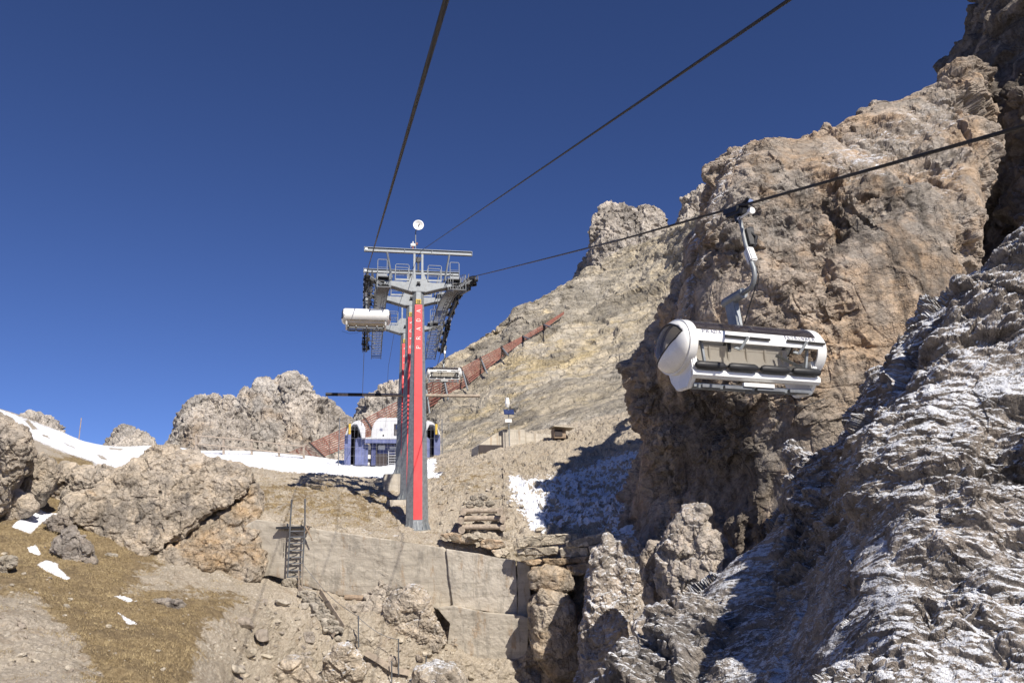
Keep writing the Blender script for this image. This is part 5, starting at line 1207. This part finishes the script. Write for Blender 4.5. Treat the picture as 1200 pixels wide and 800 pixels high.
# lift station
DS = 90.0
st = empty('lift_station', PV(460, 545, DS), YAW, 'blue and white upper lift station behind the towers', 'lift station')
u = .01327
def sx(x): return (x-472)*u
def sz(y): return (655-y)*u
def arch(x0, x1, z0, z1, top, n=14, p=2.2):
    c = (x0+x1)/2; h = (x1-x0)/2; pts = [(x0, z0)]
    for i in range(n+1):
        a = math.pi*(1-i/n); pts.append((c+h*math.copysign(abs(math.cos(a))**(2/p), math.cos(a)), z1+(top-z1)*abs(math.sin(a))**(2/p)))
    return pts+[(x1, z0)]
for s in (-1, 1):
    X = lambda x: s*abs(sx(x)) if True else 0
    xo, xi = 5.35, 3.12; xc = 4.35
    # outer blue wall, pointed hood, dark sheet standing in for the shade in the throat
    MB().prism([(s*5.38, 0), (s*5.38, 3.3), (s*5.25, 3.7), (s*4.68, 3.7), (s*4.66, 0)], 'y', -.3, 13).build('side_panel', 'blue', st, bevel=.03)
    MB().prism([(s*4.2, 0), (s*4.2, 2.9), (s*3.9, 3.2), (s*3.15, 3.0), (s*3.15, 0)], 'y', -.2, 13).build('side_panel', 'blue', st, bevel=.03)
    hood = [(s*5.3, 3.3), (s*5.0, 4.15), (s*4.4, 4.75), (s*3.85, 4.95), (s*3.35, 4.55), (s*3.12, 4.0), (s*3.12, 2.9), (s*3.5, 2.9), (s*3.75, 3.8), (s*4.05, 4.45), (s*4.5, 4.45), (s*4.95, 3.9), (s*5.1, 3.3)]
    MB().prism(hood, 'y', -1.2, 12.5).build('portal_hood', 'stationwhite', st, bevel=.03)
    MB().prism([(s*4.7, .02), (s*5.12, 3.2), (s*4.93, 3.88), (s*4.5, 4.43), (s*4.06, 4.43), (s*3.78, 3.8), (s*3.9, 2.9), (s*4.15, .02)], 'y', 2.0, 2.2).build('portal_screen', 'darkin', st)
    MB().box((s*4.83, -1.3, 3.9), (.26, .2, 1.2)).build('bumper', 'yellow', st, bevel=.03)
body = [(-2.45, 3.0), (-2.4, 3.9), (-2.25, 4.5), (-1.95, 5.0), (-1.6, 5.25), (-1.2, 5.32), (1.2, 5.32), (1.6, 5.25), (1.95, 5.0), (2.25, 4.5), (2.4, 3.9), (2.45, 3.0)]
sh = MB().prism(body, 'y', -.6, 12).build('centre_shell', 'stationwhite', st, bevel=.05)
MB().box((.52, -.62, 3.95), (.85, .08, 1.3)).build('window', 'darkin', sh)
MB().box((.52, -.67, 4.25), (.5, .04, .5)).build('pane', 'solar', sh)
for k in range(2): MB().box((.3+.35*k, -.67, 3.55), (.03, .05, .5)).build('window_bar', 'stationwhite', sh)
m = MB()
for k in range(4): m.bar((-1.35+.2*math.cos(k*math.pi/4), -.62, 3.95+.2*math.sin(k*math.pi/4)), (-1.35-.2*math.cos(k*math.pi/4), -.62, 3.95-.2*math.sin(k*math.pi/4)), .04, .03, (0, 1, 0))
m.build('star_emblem', 'blue', sh)
MB().box((-1.1, -.62, 3.3), (.16, .04, .2)).build('small_sign', 'black', sh)
MB().box((0, -.75, 2.94), (6.2, .35, .2)).build('white_trim', 'stationwhite', st, bevel=.02)
MB().box((0, -.62, 2.62), (6.25, .5, .44)).build('beam', 'blue', st, bevel=.02)
for x in (-2.15, -3.0, 2.15, 3.0): MB().box((x, .2, 1.2), (.5, .5, 2.4)).build('pillar', 'bluedk' if abs(x) < 3 else 'blue', st, bevel=.02)
MB().box((0, 3.5, 1.2), (6.2, .2, 2.4)).build('back_wall', 'cream', st)
cab = MB().box((-.7, 1.2, 1.85), (2.0, 1.8, 1.05)).build('control_cabin', 'bluedk', st, bevel=.02)
MB().box((-1.25, .28, 2.05), (.8, .06, .5)).build('cabin_window', 'stationwhite', cab)
MB().box((.1, .28, 2.0), (.9, .06, .3)).build('cabin_window', 'stationwhite', cab)
MB().box((-1.25, .28, .68), (1.2, .1, 1.34)).build('shutter', 'darkin', st)
m = MB()
for x in (-.45, .4): m.box((x, .1, .95), (.06, .06, 1.9))
for k in range(6): m.box((-.02, .1, .25+.3*k), (.85, .05, .05))
m.build('ladder_rack', 'stationwhite', st)
MB().box((-2.85, .3, 1.0), (.75, .3, .45)).box((-2.85, .3, 2.05), (.75, .3, .5)).box((-2.85, .3, .2), (.6, .3, .3)).build('crate_shelf', 'cream', st)
# protective net hung in front of the station between two posts
nt_ = empty('safety_net', PV(458, 545, 87.5), YAW, 'thin grey wire net strung in front of the blue station', 'net')
m = MB()
for k in range(29): m.tube([(-5.6+.4*k, 0, .0), (-5.6+.4*k, 0, 5.0)], .009, 3, False)
for k in range(6): m.tube([(-5.6, 0, .1+.96*k), (5.6, 0, .1+.96*k)], .01, 3, False)
m.build('mesh_wires', 'net', nt_)
for x in (-5.65, 5.65): MB().tube([(x, 0, -.6), (x, 0, 5.2)], .05, 8).build('post', 'galvd', nt_)
# rust red snow barrier climbing the hillside
lower = [(338, 537), (380, 535), (408, 524), (440, 508), (470, 495), (500, 480), (525, 466), (549.5, 450), (569, 434), (592, 416), (614, 399), (639, 385), (661, 368)]
upper = [(338, 530), (363, 519), (408, 499), (428, 490), (467, 469), (500, 450), (520, 441), (540, 431), (563, 418.5), (588, 406), (613, 393.5), (637, 380), (661, 365)]
sb = empty('snow_barrier', PV(345, 535, 125), 0, 'long rust red slatted snow barrier climbing the hillside behind the station', 'barrier')
Ds = []
for x, y in lower:
    h, d = rc(HILL, x, y); Ds.append(min(d, 190) if h is not None else None)
Ds = [d if d else 125 for d in Ds]
for i in range(len(Ds)): Ds[i] = Ds[i]-1.5
for _ in range(2): Ds = [Ds[0]]+[(Ds[i-1]+2*Ds[i]+Ds[i+1])/4 for i in range(1, len(Ds)-1)]+[Ds[-1]]
off = -sb.location
def bp(i, f): # f 0 lower .. 1 upper
    a = PV(*lower[i], Ds[i]); b = PV(*upper[i], Ds[i]+.6); return a+(b-a)*f+off
for i in range(len(lower)-1):
    m = MB(); n = 9 if i < 8 else 6
    fw2 = Vector((0, -1, 0))
    for k in range(n):
        f = (k+.6)/n; a, b = bp(i, f), bp(i+1, f); hgt = (bp(i, 1)-bp(i, 0)).length/n*.52
        g = (b-a)*.012; m.bar(a+g, b-g, .08, hgt)
    for f in (.03, .35, .68, .97):
        a = bp(i, 0)+(bp(i+1, 0)-bp(i, 0))*f; b = bp(i, 1)+(bp(i+1, 1)-bp(i, 1))*f
        m.bar(a+Vector((0, .1, 0)), b+Vector((0, .1, 0)), .16, .1)
    m.build('slat_panel', 'rust', sb)
    MB().bar(bp(i, -.08)+Vector((0, -.2, 0)), bp(i, 1.04)+Vector((0, -.2, 0)), .35, .25).build('post', 'darkin', sb)
    if i >= 4:
        a = bp(i, .75); MB().tube([a+Vector((0, -.3, 0)), a+Vector((1.0, -3.4, -(bp(i, 1)-bp(i, 0)).length*1.25))], .14, 6).build('brace', 'galv', sb)
# weather pole on the bunker
TERR = bvh('terrace')
def terr(px, py, default=78):
    h, d = rc(TERR, px, py); return (h, d) if h is not None else (PV(px, py, default), default)
DB = 73
bk = empty('bunker', PV(588, 529, DB), YAW+R(6), 'small pale concrete bunker with a dark opening on the bank', 'bunker')
MB().box((1.2, 1.5, .95), (2.1, 3.2, 2.2)).build('wall', 'conc2', bk, bevel=.03)
MB().prism([(.15, 1.9), (-.4, 1.75), (-2.1, .6), (-2.2, -.6), (.15, -.6)], 'y', .3, 3.0).build('side_block', 'conc', bk, bevel=.02)
MB().box((-1.0, .22, .25), (2.2, .1, .75)).build('opening', 'darkin', bk)
MB().box((4.0, .8, 1.0), (4.4, .5, 1.6), Matrix.Rotation(R(3), 3, 'Y')).build('wing_wall', 'conc2', bk, bevel=.03)
wpz = empty('weather_station', PV(597, 523, DB-.6), YAW, 'slim weather pole with a solar panel and white sensor on top', 'weather station')
MB().tube([(0, 0, -.2), (0, 0, 3.9)], .045, 8).build('pole', 'galv', wpz)
MB().box((0, -.12, 3.15), (.95, .06, .6), Matrix.Rotation(R(-35), 3, 'X')).build('solar_panel', 'solar', wpz)
MB().box((-.05, 0, 2.35), (.62, .25, .3)).build('control_box', 'white', wpz)
MB().tube([(-.1, 0, 3.6), (-.1, 0, 3.9), (-.1, 0, 4.05), (-.1, 0, 4.5)], [.12, .24, .22, .16], 12).build('sensor', 'white', wpz)
sd_ = empty('shed', PV(657, 508, 73), YAW, 'tiny low dark shed roof on the bank above the snowy gully', 'shed')
MB().box((0, .8, .1), (1.1, 1.2, .9)).build('wall', 'wood', sd_)
MB().box((.25, .6, .62), (2.0, 1.9, .1), Matrix.Rotation(R(5), 3, 'Y')).build('roof', 'conc', sd_)
MB().box((-.15, .15, .1), (.7, .08, .6)).build('door', 'darkin', sd_)
# wooden rail fence on the snow plateau
rf = empty('rail_fence', PV(230, 531, 93), 0, 'weathered wooden post and rail fence on the snow at the far left of the station', 'fence')
pp = [(230, 509, 531), (262, 512, 530), (295, 515, 531), (327, 519, 532), (356, 522, 535)]
o_ = -rf.location
for x, yt, yb_ in pp: MB().bar(PV(x, yt-1, 93)+o_, PV(x, yb_+5, 93)+o_, .22, .18, (0, 1, 0)).build('post', 'woodlight', rf)
for dy in (1, 11):
    m = MB(); A_ = [PV(x, yt+dy, 92.9)+o_ for x, yt, yb_ in pp]; m.tube(A_, .085, 7); m.build('rail', 'woodlight', rf)
GR = bvh('slope', 'rock_face')
def gd(x, y, off=.3, default=40.5):
    h, d = rc(GR, x, y); return (d if h is not None else default)-off
# steel ladder with landing on the concrete wall
DL = 42.55
ld = empty('ladder', PV(345, 684, DL), 0, 'grey steel ladder with a dark landing against the concrete wall', 'ladder')
o_ = -ld.location
q = lambda x, y, d=DL: PV(x, y, d)+o_
MB().tube([q(342, 585), q(340, 614), q(336.5, 684)], .045, 8).build('stringer', 'galvd', ld)
MB().tube([q(357.5, 584), q(357.3, 614), q(353.5, 686)], .045, 8).build('stringer', 'galvd', ld)
for k, y in enumerate((622, 629, 636.5, 644.5, 652.5, 660, 668, 675.5)):
    f = (y-614)/70; MB().bar(q(340-3.5*f, y), q(357.3-3.8*f, y-.3), .05, .05).build('rung', 'galvd', ld)
    MB().bar(q(340-3.5*f, y), q(350-3*f, y+4.5, DL+.35), .03, .03).build('rung_brace', 'blackm', ld)
for dx in (-5.5, -3): MB().tube([q(340+dx, 614, DL+.4), q(336+dx, 675, DL+.4)], .03, 6).build('rear_stay', 'blackm', ld)
MB().tube([q(353, 614, DL+.4), q(351, 672, DL+.4)], .03, 6).build('rear_stay', 'blackm', ld)
MB().prism([(-1.0, 0), (.75, 0), (.7, .9), (-.6, .9)], 'z', 0, .12).build('landing', 'blackm', ld).location = q(345, 619)
MB().bar(q(357, 614), q(363, 626), .05, .08).bar(q(357, 625), q(363, 616), .05, .05).bar(q(363, 626), q(366, 633), .04, .04).build('landing_bracket', 'wood', ld)
b1 = rock('stone_plinth', [(331, 681), (340, 677), (353, 679), (355, 690), (352, 698), (336, 699), (333, 690)], 42.3, bulge=.25, thick=.7, mat='palestone', nt=100, nr=60, box=.3); tagit(b1, 'pale stone block carrying the foot of the ladder', 'block')
# plank stairs going down from the ladder
ps_ = empty('plank_stairs', PV(352, 690, 41.9), 0, 'stone treads between two grey planks, descending from the ladder to the right', 'stairs')
o_ = -ps_.location
q = lambda x, y, d: PV(x, y, d)+o_
def plank(n, a, b, w=.05, h=.3, mat='woodlight', par=None): MB().bar(q(*a), q(*b), w, h).build(n, mat, par or ps_, bevel=.008)
dA, dB = gd(352, 692), gd(392, 744)
print('stairs', dA, dB)
plank('side_plank', (350, 688, dA), (392, 744, dB)); plank('side_plank', (375, 692, dA+.2), (403, 735, dB+.2))
plank('hand_post', (350, 668, 41.9), (350.5, 692, 41.9), .06, .06); plank('hand_post', (354, 660, 42.0), (354, 694, 42.0), .05, .05)
for k in range(7):
    f = (k+.5)/7; x = 355+f*38; y = 692+f*48; d = min(dA+(dB-dA)*f, gd(x, y, .3))
    t_ = rock('tread', [(x-9, y-2), (x+4, y-4), (x+13, y-1), (x+12, y+4), (x, y+5), (x-8, y+3)], d, bulge=.12, thick=.5, mat='palestone', nt=60, nr=30, box=.3, parent=ps_); t_.matrix_parent_inverse = Matrix.Translation(-ps_.location)
lw = empty('walkway_kerb', PV(440, 770, 38.6), 0, 'narrow grey plank edging the lower path, stained with frost', 'plank path')
o_ = -lw.location
for a, b in (((428, 764), (442, 772)), ((442, 772), (460, 784)), ((460, 784), (480, 788))):
    a = (*a, gd(*a, .3)); b = (*b, gd(*b, .3)); MB().bar(q(*a), q(*b), .06, .28).build('plank', 'woodlight', lw, bevel=.008)
hr = empty('rope_railing', PV(420, 757, 39.4), 0, 'thin posts joined by a slack cable beside the lower path', 'railing')
o_ = -hr.location
for a, b in (((420, 721, 39.4), (420, 758, 39.4)), ((467, 748, 38.4), (467, 790, 38.4)), ((459, 774, 38), (459, 806, 38)), ((499.5, 768, 38.6), (498, 806, 38.6)), ((347, 640, 41.9), (347, 640.5, 41.9))):
    a = (a[0], a[1], gd(a[0], min(b[1], 798), .2)); b = (b[0], b[1], a[2])
    if a[0] != 347: MB().tube([q(*a), q(*b)], .035, 6).build('post', 'galvd', hr)
cb = [q(420+47*t, 723+26*t+5*math.sin(math.pi*t), gd(420, 757, .2)+(gd(467, 790, .2)-gd(420, 757, .2))*t) for t in np.linspace(0, 1, 9)]
MB().tube(cb, .014, 5).build('cable', 'galvd', hr)
MB().tube([q(356+64*t, 662+60*t+7*math.sin(math.pi*t), 41.9+(gd(420, 757, .2)-41.9)*t) for t in np.linspace(0, 1, 11)], .014, 5).build('cable', 'galvd', hr)
# timber let into the foot of the wall
tm = empty('timber_sill', PV(422, 702, 42.6), 0, 'weathered timber beam in a dark slot under the concrete wall', 'beam')
o_ = -tm.location
MB().tube([q(404, 699, 42.6), q(422, 700, 42.55), q(441, 700, 42.6)], .14, 10).build('upper_beam', 'wood', tm)
MB().tube([q(406, 705, 42.45), q(440, 705.5, 42.45)], .08, 8).build('lower_beam', 'woodlight', tm)
# log crib
lc = empty('log_crib', PV(563, 621, 46.2), 0, 'small crib of stacked grey logs filled with stones, right of the tower', 'log crib')
o_ = -lc.location
for (x0, x1, y, r, d) in ((537.5, 590, 617.5, .17, 46.0), (538, 590, 607.5, .17, 46.1), (541, 587, 598.5, .16, 46.2)):
    MB().tube([q(x0, y, d), q((x0+x1)/2, y-.6, d), q(x1, y-.4, d)], [r, r*.9, r*.95], 12).build('front_log', 'log', lc, smooth=True)
for (x, y, r) in ((541, 621, .2), (589, 618, .18), (540, 609.5, .2), (589, 609, .18), (543, 600, .18), (586, 599.5, .17)):
    MB().tube([q(x, y, 45.7), q(x+1, y-3, 48)], [r, r*.9], 12).build('cross_log', 'log', lc, smooth=True)
G3 = 'stones filling the log crib'
for i, (x, y, w_, h_) in enumerate([(551, 591, 9, 7), (562, 589, 10, 8), (574, 590, 9, 7), (566, 582, 11, 7), (555, 583, 7, 6), (548, 604, 10, 4), (560, 613, 12, 4), (575, 604, 12, 4), (580, 613, 9, 4)]):
    rr2 = random.Random(i); pts = [(x+w_*.62*math.cos(a)*rr2.uniform(.8, 1.1), y+h_*.62*math.sin(a)*rr2.uniform(.8, 1.1)) for a in np.linspace(0, 2*math.pi, 7, endpoint=False)]
    t_ = rock('fill_stone', pts, 46.5, bulge=.18, thick=.4, mat='palestone', nt=60, nr=36, box=.4); tagit(t_, 'pale block lying in the log crib', 'stone', G3)
# masts with stay on the snow ridge, far left
mb_ = MB().tube([(0, 0, -.5), (0, 0, 2.6)], .05, 6); p_ = mb_.build('marker_pole', 'wood'); p_.location = PV(92, 518, 84); tagit(p_, 'thin marker pole standing on the snow ridge at the far left', 'pole')
